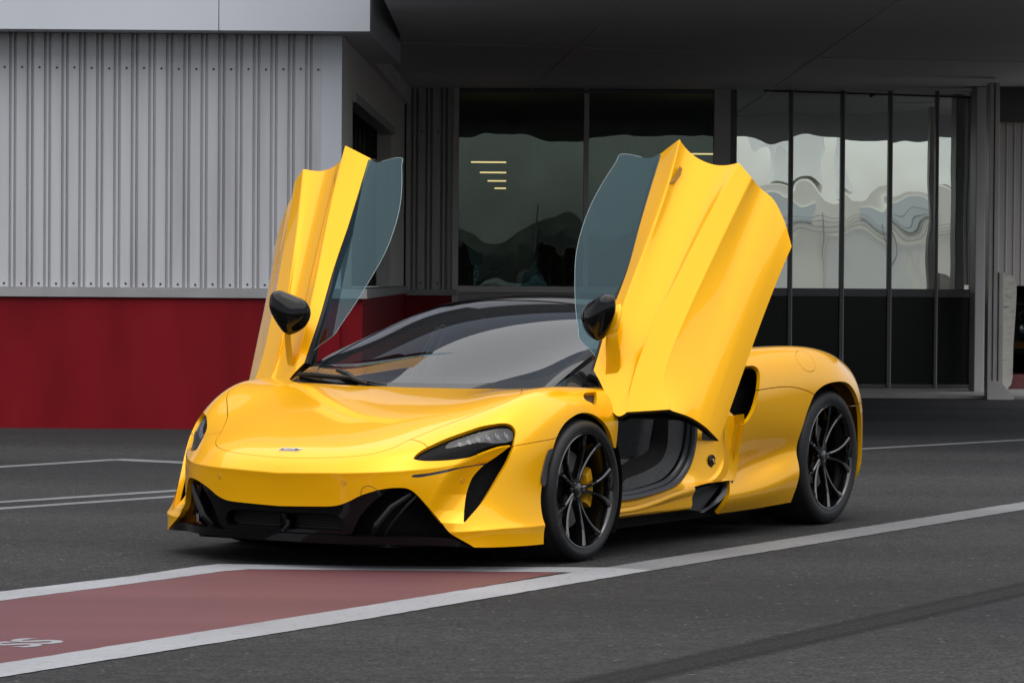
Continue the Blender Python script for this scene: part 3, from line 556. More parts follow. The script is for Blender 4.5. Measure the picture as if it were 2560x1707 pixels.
for i in range(5):
    GB().box((xs[i][1]+.002, FY-.002, 1.174), (xs[i+1][0]-.002, FY+.012, 3.47)).build('glass_pane', pane_mat('pane_bright', .9, (.92, .99, .96), (.35, .4, .4), 1.0, 1.6, seed=i+1, dist=.0055))
    GB().box((xs[i][1]+.002, FY-.002, .076), (xs[i+1][0]-.002, FY+.012, 1.078)).build('spandrel_pane', mat('spandrel', (.004, .005, .0055), .25, spec=.25))
for i, (a, b) in enumerate(((-.628, .811), (.873, 2.311))):
    GB().box((a, FY-.002, 1.176), (b, FY+.012, 3.399)).build('glass_pane', pane_mat('pane_shop', .06, (.80, .95, .90), (.70, .78, .75), 1.0, 1.5, seed=i+9, dist=.006))
    GB().box((a, FY-.001, 3.4405), (b, FY+.012, 3.47)).build('glass_pane', pane_mat('pane_top', .2, (.72, .85, .82), (.4, .45, .44)))
    GB().box((a, FY-.02, 0), (b, FY+.02, 1.099)).build('base_panel', m_trim)
# shop interior: floor, back wall, counters and the lit strip lamps seen through the glass
room = empty('shop_room', (1, 40, 0)); tag(room, 'dim shop interior behind the glass with shelves', 'room'); PO3 = np.array((1, 40, 0))
class RB(MB):
    def build(s, name, m, parent=room, smooth=False, angle=35):
        s.V = [tuple(np.array(v)-PO3) for v in s.V]; return MB.build(s, name, m, parent, smooth, angle)
RB().box((-1.2, 44, 0), (8, 44.1, 3.5)).build('back_wall', add_noise(mat('shop_wall', (.55, .55, .5), .7), [(.35, (.2, .2, .19)), (.5, (.55, .55, .5)), (.65, (.75, .75, .68))], 1.1, 4, stretch=(1.5, 1, .8)))
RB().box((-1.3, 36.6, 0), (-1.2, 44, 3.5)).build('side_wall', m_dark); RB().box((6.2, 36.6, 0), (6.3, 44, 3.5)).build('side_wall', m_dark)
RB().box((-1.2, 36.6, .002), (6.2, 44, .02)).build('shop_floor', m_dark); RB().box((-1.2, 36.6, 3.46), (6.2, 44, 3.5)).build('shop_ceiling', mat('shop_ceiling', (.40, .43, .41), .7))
random.seed(3)
m_shelf = mat('shelf', (.35, .35, .32), .6)
for i in range(9):
    x0 = -.6+i*.62; h = random.uniform(1.2, 2.1)
    s_ = RB(); s_.box((x0, 41.5, .02), (x0+.06, 41.9, h)); s_.box((x0+.45, 41.5, .02), (x0+.5, 41.9, h))
    for zz in np.arange(.5, h, .42): s_.box((x0, 41.5, zz), (x0+.5, 41.9, zz+.03))
    s_.build('shelf_rack', m_shelf)
    for j in range(3):
        zz = .53+.42*j
        if zz < h: RB().box((x0+.1, 41.55, zz), (x0+.1+random.uniform(.12, .3), 41.85, zz+random.uniform(.12, .3)), .01).build('stock_box', mat('stock%d' % random.randint(0, 3), random.choice([(.3, .29, .24), (.12, .13, .12), (.35, .12, .05), (.2, .22, .2)]), .6))
m_lamp = mat('strip_lamp', (.8, .6, .3), .4, emit=(1, .66, .30), es=1.25)
for i, (xa, xb, z, y) in enumerate([(-.50, -.085, 2.635, 37.4), (-.40, -.085, 2.53, 37.9), (-.31, -.086, 2.445, 38.4), (-.23, -.087, 2.37, 38.9), (1.98, 2.60, 2.75, 37.4), (1.98, 2.2, 2.645, 37.9), (1.98, 2.15, 2.545, 38.4)]):
    o = MB().box((0, -.02, -.008), (xb-xa, .02, .008), .003).build('strip_lamp', m_lamp); o.location = (xa, y, z)
    tag(o, ['longest left warm strip lamp inside the shop', 'second warm strip lamp from the top behind the left pane', 'third warm strip lamp from the top behind the left pane', 'lowest short warm strip lamp behind the left pane', 'warm strip lamp behind the open door tip', 'short warm strip lamp just below the one at the door tip', 'lowest warm strip lamp beside the open door edge'][i], 'lamp', 'lit strip lamps in the shop')
o = MB().lathe([(0, .02), (.012, .015), (.02, 0), (.02, -.03), (.0, -.045)], 12, 'y', (0, 0, 0)).build('security_camera', m_bolt, smooth=True); o.location = (4.14, FY-.1, 3.405)
tag(o, 'tiny black dome camera fixed above the bright glass panes', 'camera')
cs = MB().tube([(-1.25, 0, .03), (0, 0, 0), (1.2, 0, -.035)], .006, 6).build('cable', m_bolt); cs.location = (4.14, FY-.09, 3.42); tag(cs, 'thin dark cable strung along the top of the bright panes', 'cable')
# pavement kerb in front of the glazing
kb = MB().box((-1.2, 34.1, 0), (14, 36.43, .03)).build('pavement', m_conc); tag(kb, 'low grey pavement strip in front of the glazing', kind='structure')
# right hand corrugated wall beyond the glazing
cw = empty('corrugated_shutter', (6.5, 35.6, 0)); tag(cw, 'brown grey corrugated metal shutter at the right edge', 'shutter')
m_corr = add_noise(mat('corrugated', (.50, .47, .45), .45, .1), [(.3, (.46, .43, .41)), (.7, (.54, .51, .49))], 1, 4, stretch=(4, 1, .5))
w = MB(); prof = []
x = -1.19
while x < .9:
    prof += [(x, 0), (x+.062, 0), (x+.068, -.012), (x+.078, -.012), (x+.084, 0)]; x += .088
n = len(prof); w.add([(p[0], p[1], 1.22) for p in prof]+[(p[0], p[1], 3.44) for p in prof], [(i, i+1, n+i+1, n+i) for i in range(n-1)]); w.build('corrugated_sheet', m_corr, cw)
MB().box((-1.17, -.09, 3.06), (.9, -.02, 3.45)).build('head_panel', add_noise(mat('head_panel', (.075, .072, .07), .6), [(.3, (.065, .062, .06)), (.7, (.085, .082, .08))], 1, 3), cw)
MB().box((-1.30, -.12, 0), (-1.192, .3, 3.45), .01).build('end_post', m_mul, cw); MB().box((-1.20, -.075, 0), (-1.165, .1, 3.05), .006).build('edge_strip', m_trim, cw)
# rounded fin with a pale rough inner face
fin = empty('rounded_fin', (5.3, 34.0, 0)); tag(fin, 'rounded grey metal fin with a pale cracked inner face', 'pillar')
def fin_outline(x0, x1, zt, zb, r):
    P = [(x0, zb), (x1-.10, zb)]
    P += [(x1-.05, zb+.06), (x1-.035, zb+.14), (x1-.03, zb+.5), (x1-.008, zb+.85), (x1, zb+1.05)]
    for k in range(1, 9): q = k/8*math.pi/2; P.append((x1-r+r*math.cos(q), zt-r*1.3+r*1.3*math.sin(q)))
    P.append((x0, zt)); return P
m_fin = add_noise(mat('fin_metal', (.46, .43, .41), .35, .2), [(.3, (.42, .39, .37)), (.7, (.50, .47, .45))], 2, 3)
m_finp = add_noise(mat('fin_pale', (.72, .69, .62), .8), [(.25, (.26, .23, .2)), (.36, (.68, .65, .58)), (.7, (.78, .75, .68))], 14, 6, stretch=(.6, 1, 2.2), bump=.5, bump_scale=16)
MB().prism(fin_outline(-.02, .125, 1.36, .10, .12), 'y', -.05, .12).build('fin_core', m_finp, fin)
MB().box((-.075, -.10, .06), (-.021, .16, 1.37), .012).build('fin_face', m_fin, fin)
for i, (xx, ww) in enumerate(((-.185, .05), (-.13, .05))): MB().box((xx, -.06-.02*i, .03), (xx+ww, .16, 3.40), .008).build('fin_rib', m_fin, fin)
MB().prism([(-.19, 0), (.09, 0), (.11, .055), (.05, .075), (-.02, .16), (-.078, .20), (-.19, .20)], 'y', -.12, .10).build('fin_foot', m_fin, fin)
# ---------------------------------------------------------------- the sports car (x forward from the front axle, y to its left, z up)
car = empty('sports_car', (-.4795, 14.6028, 0), math.atan2(-math.cos(R(30.985)), -math.sin(R(30.985))))
tag(car, 'glossy yellow low sports car with both doors swung up', 'car')
m_paint = mat('yellow_paint', (.92, .44, .001), .30, .28, coat=1.0, spec=.05, coat_rough=.004, coat_ior=1.34)
def paint_nodes(m):
    t, n, l, b = nodes(m)
    lw = n.new('ShaderNodeTexNoise'); lw.inputs['Scale'].default_value = 900
    tc = n.new('ShaderNodeTexCoord'); l.new(tc.outputs['Object'], lw.inputs['Vector'])
    bp = n.new('ShaderNodeBump'); bp.inputs['Strength'].default_value = .04; bp.inputs['Distance'].default_value = .0006
    l.new(lw.outputs['Fac'], bp.inputs['Height']); l.new(bp.outputs[0], b.inputs['Normal'])
paint_nodes(m_paint)
m_gblack = mat('gloss_black', (.003, .003, .0036), .14, coat=.75, spec=.05, coat_ior=1.36); m_sblack = mat('satin_black', (.008, .008, .009), .42, spec=.25)
m_mblack = add_noise(mat('matt_black', (.006, .006, .0065), .75, spec=.12), [(.3, (.0045, .0045, .005)), (.7, (.008, .008, .0085))], 40, 3)
m_rubber = mat('rubber', (.012, .012, .0125), .5, spec=.32); m_tread = mat('tread', (.013, .013, .013), .85)
m_rim = mat('rim_black', (.004, .004, .0045), .10, .0, coat=1.0, spec=.3, coat_rough=.02, coat_ior=1.5); m_disc = mat('brake_disc', (.16, .155, .15), .45, .7)
m_seal = mat('seal', (.02, .022, .026), .38); m_fabric = add_noise(mat('grey_trim', (.036, .037, .039), .85), [(.3, (.029, .030, .032)), (.7, (.045, .046, .048))], 60, 4, bump=.3, bump_scale=220, dist=.002)
m_chrome = mat('chrome', (.8, .8, .82), .12, 1.0); m_sensor = mat('sensor_yellow', (.66, .32, .004), .35, coat=.6); m_glow = mat('dark_line', (.03, .015, .0), .6)
m_letter = mat('tyre_letter', (.006, .006, .006), .5)
m_ws = pane_mat('windscreen', .042, (.95, .97, 1.0), (.42, .45, .45)); m_side = pane_mat('door_glass', .04, (.55, .85, .95), (.24, .37, .41)); m_lens = pane_mat('lens', .015, (1, 1, 1), (.75, .77, .8))
class NosePatch(Patch):
    """front clip with the sharp bumper edge and the edge of the lower corner raised out of the smooth skin"""
    EDGES = (((-1, 0, .74, 1.45, 2.28, 2.75, 3.21, 3.91, 4.48, 4.85, 5.22, 9), (3.03, 3.03, 3.10, 3.2, 3.30, 3.34, 3.36, 3.42, 3.58, 3.78, 4.05, 4.2), (0, 1, 1, 1, 1, 1, .9, .55, .3, .1, 0, 0), .012, .30),
             ((-1, 4.1, 4.37, 4.83, 5.37, 6.14, 9), (.7, .7, .74, .84, .95, .95, .95), (0, 0, .5, 1, 1, 1, 1), .016, .28))
    def at(self, uv):
        uv = np.asarray(uv, float); p = Patch.at(self, uv); d = np.zeros(len(uv))
        if not hasattr(self, 'su'): return p
        for us, vc, am, A, w in self.EDGES:
            x = (uv[:, 1]-np.interp(uv[:, 0], us, vc))/w; d += A*np.interp(np.abs(uv[:, 0]), us, am if us[1] else (1,)+am[1:])*(np.exp(-np.sqrt(x*x+.02))-.0)*(np.abs(x) < 9)
        # the skin inboard of the air blade lies deeper than the flank behind it
        ub = np.interp(uv[:, 1], (1.2, 1.6, 2.1, 2.7, 3.4, 3.9, 4.16, 4.4), (4.572, 4.65, 4.78, 4.95, 5.18, 5.33, 5.41, 5.45))
        am = np.interp(uv[:, 1], (1.15, 1.7, 2.3, 3.5, 4.0, 4.3), (0, .032, .052, .050, .022, 0)); q = np.clip((uv[:, 0]-(ub-1.0))/.85, 0, 1)
        d -= np.where(uv[:, 0] < ub, am*q*q*(3-2*q), 0)
        e = 2e-3; lo = np.clip(uv, e, [self.I-1-e, self.J-1-e]); m = np.abs(d) > 1e-5
        if m.any():
            du = Patch.at(self, lo[m]+[e, 0])-Patch.at(self, lo[m]-[e, 0]); dv = Patch.at(self, lo[m]+[0, e])-Patch.at(self, lo[m]-[0, e])
            n = np.cross(du, dv); n /= np.linalg.norm(n, axis=1)[:, None]+1e-12; n[:, 1] *= np.minimum(1, uv[m][:, 0]*4); p[m] += n*d[m][:, None]
        return p
FP = NosePatch(FRONT, sym=True); FB = Patch(FRONT, sym=True); RP = Patch(REAR); CP = Patch(CANOPY, sym=True)
_o, _S, _W, _N = map(np.array, (DOOR_O, DOOR_S, DOOR_W, DOOR_N))
DP = Patch([[_o+s*_S+w*_W+c*_N for s, w, c in r] for r in DOOR], flip=True)
def DL(s, w, c, sy=1): return (_o+s*_S+w*_W+c*_N)*[1, sy, 1]
# outlines on the front clip (patch coordinates)
bonnet_o = [(-1.5, 4.13), (-.6, 4.22), (0, 4.14)]
bon = cr_smooth([(-.6, 4.222), (0, 4.15), (.581, 4.222), (1.278, 4.353), (1.711, 4.464), (2.103, 4.605), (2.389, 4.77), (2.66, 5.06), (2.80, 5.30), (2.963, 5.537), (3.17, 5.726), (3.584, 5.979), (3.95, 6.08), (4.5, 6.18), (4.931, 6.212), (5.30, 6.27), (5.577, 6.50), (5.72, 7.2), (5.76, 8.0), (5.74, 10)], 6, False)
BON = np.concatenate([bon, [(-1.5, 10), (-1.5, 4.22)]])
gr_ = cr_smooth([(-.5, 1.70), (0, 1.705), (.256, 1.715), (.846, 1.748), (1.396, 1.786), (1.654, 1.853), (1.903, 2.011), (2.196, 2.269), (2.563, 2.485), (2.83, 2.568), (3.055, 2.583), (3.239, 2.534), (3.427, 2.33), (3.72, 1.812), (4.025, 1.208), (4.2, .80), (4.348, .577), (4.689, .2), (4.9, -.1)], 6, False)
GRL = np.concatenate([gr_, [(4.9, -1), (-.5, -1)]])
LAMP = cr_smooth([(3.274,4.247),(3.292,4.469),(3.359,4.724),(3.515,4.981),(3.866,5.27),(4.449,5.387),(4.764,5.331),(5.103,5.205),(5.297,5.052),(5.415,4.845),(5.451,4.673),(5.447,4.459),(5.433,4.20),(5.346,4.19),(5.114,4.195),(4.827,4.06),(4.547,3.9),(4.164,3.825),(3.667,3.908),(3.417,4.04),(3.3,4.168)], 3)
BLADE = cr_smooth([(5.36,4.16),(5.44,4.16),(5.422,3.964),(5.352,3.379),(5.176,2.728),(4.962,2.122),(4.722,1.569),(4.571,1.217),(4.558,1.378),(4.573,1.806),(4.62,2.315),(4.694,2.79),(4.781,3.076),(4.965,3.538),(5.214,3.942)], 3)
SLIT = cr_smooth(F_SLIT, 3)
ARCH_F = cr_smooth([(.37,-.2),(.378,.1),(.380,.2),(.372,.313),(.345,.39),(.306,.468),(.257,.559),(.184,.622),(.085,.659),(.004,.667),(-.083,.650),(-.175,.600),(-.232,.53),(-.30,.40),(-.36,.2),(-.36,-.2)], 5, False)
FENL = np.array([(5.428,4.165),(5.62,4.144),(5.821,4.131),(6.022,4.097),(6.222,4.045),(6.45,4.0),(6.9,3.9),(10,2),(10,11),(2.5,11),(2.72,5.55),(2.972,5.51),(3.188,5.349),(3.344,5.172),(3.45,4.95),(4.0,4.9),(5.2,4.6)])   # what belongs to the fender
VENT = cr_smooth(F_VENT, 4)
G = .0016
bum = piece('front_bumper', FP, [outside(BON, G), outside(FENL, G), outside(GRL), outside(LAMP), outside(BLADE), outside(SLIT), sidecut(ARCH_F)], m_paint, car, 330, 300, ur=(0, 7), vr=(0, 6.2), both=True, lip=.025)
bonnet = piece('bonnet', FP, [inside(BON, G)], m_paint, car, 150, 150, ur=(0, 6), vr=(4, 9), both=True, lip=.012)
for sy in (1, -1):
    piece('front_fender', FP, [inside(FENL, G), outside(BON, G), outside(LAMP), outside(BLADE), outside(VENT), sidecut(ARCH_F)], m_paint, car, 230, 220, ur=(2.4, 9), vr=(3.4, 9), mirror=sy < 0, lip=.02)
    piece('fender_vent', FP, [inside(VENT, -.01)], m_sblack, car, 60, 60, ur=(7, 8.2), vr=(4.8, 6), mirror=sy < 0, off=-.02, lip=0)
    # black air blade beside the lamp
    piece('air_blade', FB, [inside(BLADE, -.03)], m_mblack, car, 90, 120, ur=(4.2, 5.7), vr=(1, 4.5), mirror=sy < 0, off=-.095, lip=0)
    piece('daytime_light', FP, [inside(SLIT, -.004)], mat('drl', (.05, .04, .06), .2, coat=1), car, 90, 40, ur=(3.2, 5.1), vr=(2.8, 3.8), mirror=sy < 0, off=-.012, lip=0)
    # headlight: clear cover, black bezel, recessed housing and lamp modules
    hl = piece('headlight', FP, [inside(LAMP, .001)], m_mblack, car, 110, 90, ur=(3.1, 5.6), vr=(3.7, 5.5), mirror=sy < 0, off=-.047, lip=0)
    LW = cr_smooth([(3.87,4.88),(3.9,5.09),(4.04,5.2),(4.47,5.25),(4.79,5.18),(5.12,5.06),(5.36,4.9),(5.42,4.68),(5.40,4.42),(4.98,4.49),(4.68,4.69),(4.25,4.76),(3.95,4.78)], 4)
    piece('lamp_bezel', FP, [inside(LAMP, .0008), outside(LW)], mat('bezel_black', (.003, .003, .0035), .22, spec=.06), hl, 120, 100, ur=(3.1, 5.6), vr=(3.7, 5.5), mirror=sy < 0, off=-.016, lip=.022)
    piece('lamp_lens', FP, [inside(LW, .0005)], m_lens, hl, 50, 40, ur=(3.8, 5.5), vr=(4.3, 5.35), mirror=sy < 0, off=-.0155, lip=0)
    piece('lamp_reflector', FP, [inside(LW, .0005)], mat('lamp_grey', (.03, .031, .035), .3, .4), hl, 50, 40, ur=(3.8, 5.5), vr=(4.3, 5.35), mirror=sy < 0, off=-.038, lip=0)
    for k, (u, v) in enumerate([(4.17, 5.02), (4.37, 5.0), (4.6, 4.94), (4.84, 4.87), (5.06, 4.83), (5.28, 4.76)]):
        p = FP.at([(u, v)])[0]; nn = FP.normal([(u, v)])[0]; tu = FP.at([(u+.05, v)])[0]-p; tu /= np.linalg.norm(tu); tv = np.cross(nn, tu)
        b = MB(); seg = 14; V = []
        for rr, dd in ((.010, -.038), (.015, -.024), (.0125, -.0235), (.0085, -.030), (0.001, -.032)):
            V += [p+nn*dd+(tu*math.cos(2*math.pi*i/seg)*.8+tv*math.sin(2*math.pi*i/seg)*1.25)*rr for i in range(seg)]
        b.add([v_*[1, sy, 1] for v_ in V], [(a*seg+i, a*seg+(i+1) % seg, (a+1)*seg+(i+1) % seg, (a+1)*seg+i) for a in range(4) for i in range(seg)])
        b.build('lamp_module', mat('lamp_silver', (.22, .225, .24), .22, .7), hl, True)
    for u, v in F_SENSORS:
        p = FP.at([(u, v)])[0]; nn = FP.normal([(u, v)])[0]; tu = np.cross([0, 0, 1], nn); tu /= np.linalg.norm(tu); tv = np.cross(nn, tu); V = []; seg = 16
        for rr, dd in ((.014, .0002), (.0135, .0012), (.0115, .0012), (.0108, -.0015), (.009, -.0015), (.0085, .0018), (.0, .0022)):
            V += [(p+nn*dd+(tu*math.cos(2*math.pi*i/seg)+tv*math.sin(2*math.pi*i/seg))*rr)*[1, sy, 1] for i in range(seg)]
        MB().add(V, [(a*seg+i, a*seg+(i+1) % seg, (a+1)*seg+(i+1) % seg, (a+1)*seg+i) for a in range(6) for i in range(seg)]).build('parking_sensor', m_sensor, bum, True)
pt = cr_smooth(F_TOW, 6, False); MB().tube(FP.at(pt)+FP.normal(pt)*.0003, .0011, 5).build('tow_cover_joint', m_glow, bum)
# lower intake: recessed black mask, splitter lip, centre grilles
GRI = np.concatenate([np.array([q+[.5*min(1, max(0, q[0]-2.6)), .25] for q in gr_]), [(5.6, -1), (-.5, -1)]])
intake = piece('lower_intake', FB, [inside(GRI)], m_mblack, car, 140, 90, ur=(0, 5.6), vr=(0, 3), both=True, off=-.15, lip=0)
CEN = cr_smooth([(-.5, 1.72), (0, 1.72), (.846, 1.76), (1.396, 1.80), (1.654, 1.87), (1.903, 2.03), (2.196, 2.29), (2.563, 2.50), (2.8, 2.56), (2.78, 2.47), (2.36, 1.89), (2.12, 1.36), (1.98, .83), (1.88, .50), (1.5, .45), (0, .45), (-.5, .45)], 4)
HOLE = cr_smooth([(-.5, 1.42), (.26, 1.42), (.76, 1.45), (1.4, 1.42), (1.62, 1.32), (1.70, 1.11), (1.72, .80), (1.60, .66), (1.2, .64), (.3, .64), (-.5, .64)], 4)
piece('intake_mask', FP, [inside(CEN), outside(HOLE)], m_gblack, car, 140, 100, ur=(0, 3), vr=(.3, 2.6), both=True, off=-.022, lip=.06)
piece('splitter', FP, [inside(np.array([(-.5, -.5), (-.5, .42), (4.35, .42), (4.72, .0), (4.72, -.5)]))], m_gblack, car, 120, 20, ur=(0, 4.8), vr=(0, .6), both=True, off=-.006, lip=.09)
for sy in (1, -1):
    MB().box((.925, sy*.03 if sy > 0 else -.32, .150), (.94, .32 if sy > 0 else -.03, .245)).build('grille_panel', m_mblack, intake)
    for k in range(9):
        z = .160+k*.0085; MB().box((.94, min(sy*.05, sy*.30), z), (.948, max(sy*.05, sy*.30), z+.0035)).build('grille_slat', mat('slat', (.018, .017, .016), .5, spec=.2), intake)
    MB().tube([(.93, sy*.43, .16), (.955, sy*.46, .20), (.93, sy*.52, .28), (.87, sy*.58, .335)], [.012, .016, .014, .010], 8).build('intake_vane', m_sblack, intake, True)
    MB().tube([(.90, sy*.47, .16), (.91, sy*.51, .21), (.88, sy*.57, .29), (.85, sy*.60, .33)], .007, 8).build('intake_vane', m_sblack, intake, True)
MB().tube([(1.0, 0, .155), (.985, .02, .19), (.99, .0, .235)], [.01, .012, .014], 8).build('radar_post', m_gblack, intake, True)
rc = [(.86, 0), (.845, .30), (.76, .48), (.62, .66), (.42, .78), (.40, .0)]
MB().prism(rc+[(x_, -y_) for x_, y_ in rc[-2:0:-1]], 'z', .118, .43).build('radiator_core', m_mblack, car)
for sy in (1, -1): MB().box((.385, min(sy*.55, sy*.90), .11), (.40, max(sy*.55, sy*.90), .50)).build('splash_panel', m_mblack, car)
# badge on the bonnet nose
bu = np.array((.0, 4.80)); bp_ = FP.at([bu])[0]; bn = FP.normal([bu])[0]; bt = np.array((0, 1., 0)); bv = np.cross(bn, bt)
def badge_poly(sc, off):
    P = [(-.058, -.0105), (.040, -.0105), (.0475, -.008), (.059, .0085), (.058, .0105), (-.040, .0105), (-.047, .008), (-.0585, -.0085)]
    return [bp_+bt*(a*sc[0])+bv*(c*sc[1])+bn*off for a, c in P]
def plate(name, sc, o0, o1, m, parent):
    A = badge_poly(sc, o0); B = badge_poly(sc, o1); n = len(A)
    return mesh(name, A+B, [list(range(n, 2*n))]+[(i, (i+1) % n, n+(i+1) % n, n+i) for i in range(n)], m, parent)
bdg = plate('badge', (1.0, 1.12), -.002, .0022, m_chrome, bonnet); plate('badge_field', (.95, .88), .0, .0027, m_gblack, bdg)
me = text_mesh('McLaren', .0155, .0003, .1)
for v in me.vertices: v.co = Vector(bp_+bt*(v.co.x*1.15-.006)+bv*(v.co.y-.0048)+bn*(.0031+v.co.z))
link('badge_lettering', me, mat('badge_white', (.85, .86, .9), .3), bdg)
mesh('badge_swoosh', [bp_+bt*a+bv*c+bn*.0033 for a, c in [(.036, .0035), (.044, .0085), (.053, .0088), (.050, .0045), (.044, .001), (.046, .005)]], [(0, 1, 2, 3, 5)], MATS['badge_white'], bdg)
# ---------------------------------------------------------------- rear quarters
ARCH_R = cr_smooth([(-2.19,-.3),(-2.17,.1),(-2.165,.22),(-2.172,.30),(-2.190,.39),(-2.193,.465),(-2.212,.539),(-2.244,.605),(-2.313,.684),(-2.391,.718),(-2.47,.735),(-2.552,.742),(-2.66,.742),(-2.78,.725),(-2.89,.672),(-2.97,.58),(-3.02,.46),(-3.04,.34),(-3.04,.2),(-3.04,-.3)], 5, False)
INT = cr_smooth([(-.6,6.3),(.2,6.56),(.704,6.571),(.945,6.566),(1.07,6.40),(1.048,6.107),(.909,5.63),(.74,5.066),(.512,4.509),(.291,4.224),(.047,4.079),(-.3,4.0),(-.8,4.0),(-.9,5.5)], 4)
UPR = np.concatenate([cr_smooth([(-.5, 5.3), (.866,5.366),(1.517,5.422),(2.142,5.444),(2.65,5.377),(3.088,5.221),(3.441,5.014),(3.7,4.8)], 6, False), [(5, 4.5), (12, 4.5), (12, 12), (-1, 12)]])
FLAP = cr_smooth([(3.205,7.297),(3.422,7.42),(3.589,7.274),(3.671,6.878),(3.674,6.425),(3.59,6.15),(3.353,6.065),(3.139,6.186),(2.99,6.559),(3.023,6.963)], 4)
VCUT = np.array([(-.5, 1.83), (.137, 1.82), (.0, 1.24), (-.35, .2), (-.5, -.5), (-1, -.5), (-1, 1.83)])
for sy in (1, -1):
    piece('rear_quarter_lower', RP, [outside(UPR, G), outside(INT), sidecut(ARCH_R)], m_paint, car, 150, 170, ur=(0, 4.4), vr=(0, 6), mirror=sy < 0, lip=.02)
    piece('rear_bumper', RP, [outside(UPR, G), sidecut(ARCH_R)], m_paint, car, 120, 100, ur=(4.6, 10), vr=(0, 6), mirror=sy < 0, lip=.02)
    piece('rear_quarter_upper', RP, [inside(UPR, G), outside(INT), outside(FLAP, .0012), sidecut(ARCH_R)], m_paint, car, 330, 170, vr=(4.4, 10), mirror=sy < 0, lip=.02)
    if sy > 0: piece('fuel_flap', RP, [inside(FLAP, .0012)], m_paint, car, 60, 60, ur=(2.8, 3.9), vr=(5.9, 7.6), lip=.01)
    piece('side_intake', RP, [inside(np.array([(-.2, 3.6), (1.8, 3.6), (1.8, 7), (-.2, 7)]))], m_mblack, car, 40, 40, ur=(0, 2), vr=(3.4, 7.2), mirror=sy < 0, off=-.13, lip=0)
    # wheel housings
    for xc, r, y0, y1 in ((0, .375, .60, .930), (-2.60, .425, .56, .86)):
        b = MB(); b.lathe([(r, y0), (r, y1)], 48, 'y', (xc, 0, .32), *((-.6, math.pi+.6) if xc == 0 else (-.15, math.pi+.15))); b.lathe([(0.02, y0), (r, y0)], 48, 'y', (xc, 0, .32))
        if sy < 0: b.V = [(x_, -y_, z_) for x_, y_, z_ in b.V]
        b.build('wheel_housing', m_mblack, car, True)
# buttress, deck, underbody
row10 = [RP.at([(u, 10)])[0] for u in np.linspace(0, 10, 24)]
for sy in (1, -1):
    can = [CP.at([(5, v)])[0] for v in np.linspace(7.3, 10, 12)]
    loft('buttress', [can, [RP.at([(u, 10)])[0] for u in np.linspace(0, 4.2, 12)]], m_gblack, car, 20, sy=sy)
    loft('engine_deck', [row10, [p*[1, .5, 1]+[0, 0, .004] for p in row10], [p*[1, 0, 1]+[0, 0, .006] for p in row10]], m_gblack, car, 30, sy=sy)
MB().prism([(.93, -.5), (.93, .5), (.78, .62), (.5, .68), (-.4, .72), (-.4, .80), (-2.1, .80), (-2.1, .55), (-3.2, .55), (-3.3, 0), (-3.2, -.55), (-2.1, -.55), (-2.1, -.80), (-.4, -.80), (-.4, -.72), (.5, -.68), (.78, -.62)][::-1], 'z', .105, .15).build('underbody', m_mblack, car)
# ---------------------------------------------------------------- greenhouse
GL = cr_smooth([(-1.0, .42), (0, .42), (2, .44), (3.4, .52), (3.95, .85), (4.06, 1.5), (4.0, 3.0), (3.9, 4.3), (3.6, 4.75), (2, 4.9), (0, 4.93), (-1.0, 4.93)], 5)
piece('windscreen', CP, [inside(GL)], m_ws, car, 70, 70, ur=(0, 4.3), vr=(.2, 5.1), both=True, off=-.003, lip=0)
frit = piece('windscreen_surround', CP, [outside(GL), inside(np.array([(-1, -.5), (4.62, -.5), (4.62, 5.35), (-1, 5.35)]))], m_gblack, car, 110, 110, ur=(0, 5), vr=(0, 5.4), both=True, lip=.008)
piece('roof', CP, [inside(np.array([(-1, 5.365), (4.62, 5.365), (4.62, 11), (-1, 11)]))], m_gblack, car, 60, 60, ur=(0, 5), vr=(5.2, 10), both=True, lip=.02)
for sy in (1, -1):
    piece('pillar', CP, [inside(np.array([(4.64, -.5), (6, -.5), (6, 11), (4.64, 11)]))], m_gblack, car, 24, 120, ur=(4.5, 5), vr=(0, 10), mirror=sy < 0, lip=.05)
cow = [(.02, 0, .735), (.0, .3, .74), (-.02, .5, .745), (-.07, .70, .755)]
for sy in (1, -1): loft('cowl', [[np.array(p)*[1, 1, 1]+[.06, 0, -.03] for p in cow], [np.array(p)+[-.08, 0, .0] for p in cow]], m_sblack, car, 16, sy=sy)
# wiper resting at the right hand end of the cowl
def cpt(u, v, o): return CP.at([(abs(u), v)])[0]*[1, math.copysign(1, u), 1]+CP.normal([(abs(u), v)])[0]*[1, math.copysign(1, u), 1]*o
wp = MB().tube([cpt(-4.2, .22, .012), cpt(-3.2, .26, .02), cpt(-2.3, .28, .022), cpt(-1.6, .34, .020)], [.011, .013, .012, .009], 8).build('wiper', m_sblack, car, True)
MB().tube([cpt(-2.5, .62, .02), cpt(-1.9, .45, .025), cpt(-1.6, .28, .022), cpt(-1.1, .10, .02)], [.010, .014, .012, .006], 6).build('wiper_arm', m_sblack, wp, True)
MB().tube([cpt(-1.9, .46, .012), cpt(-1.2, .30, .010), cpt(-.6, .16, .01)], [.008, .006, .003], 6).build('wiper_blade', m_sblack, wp, True)
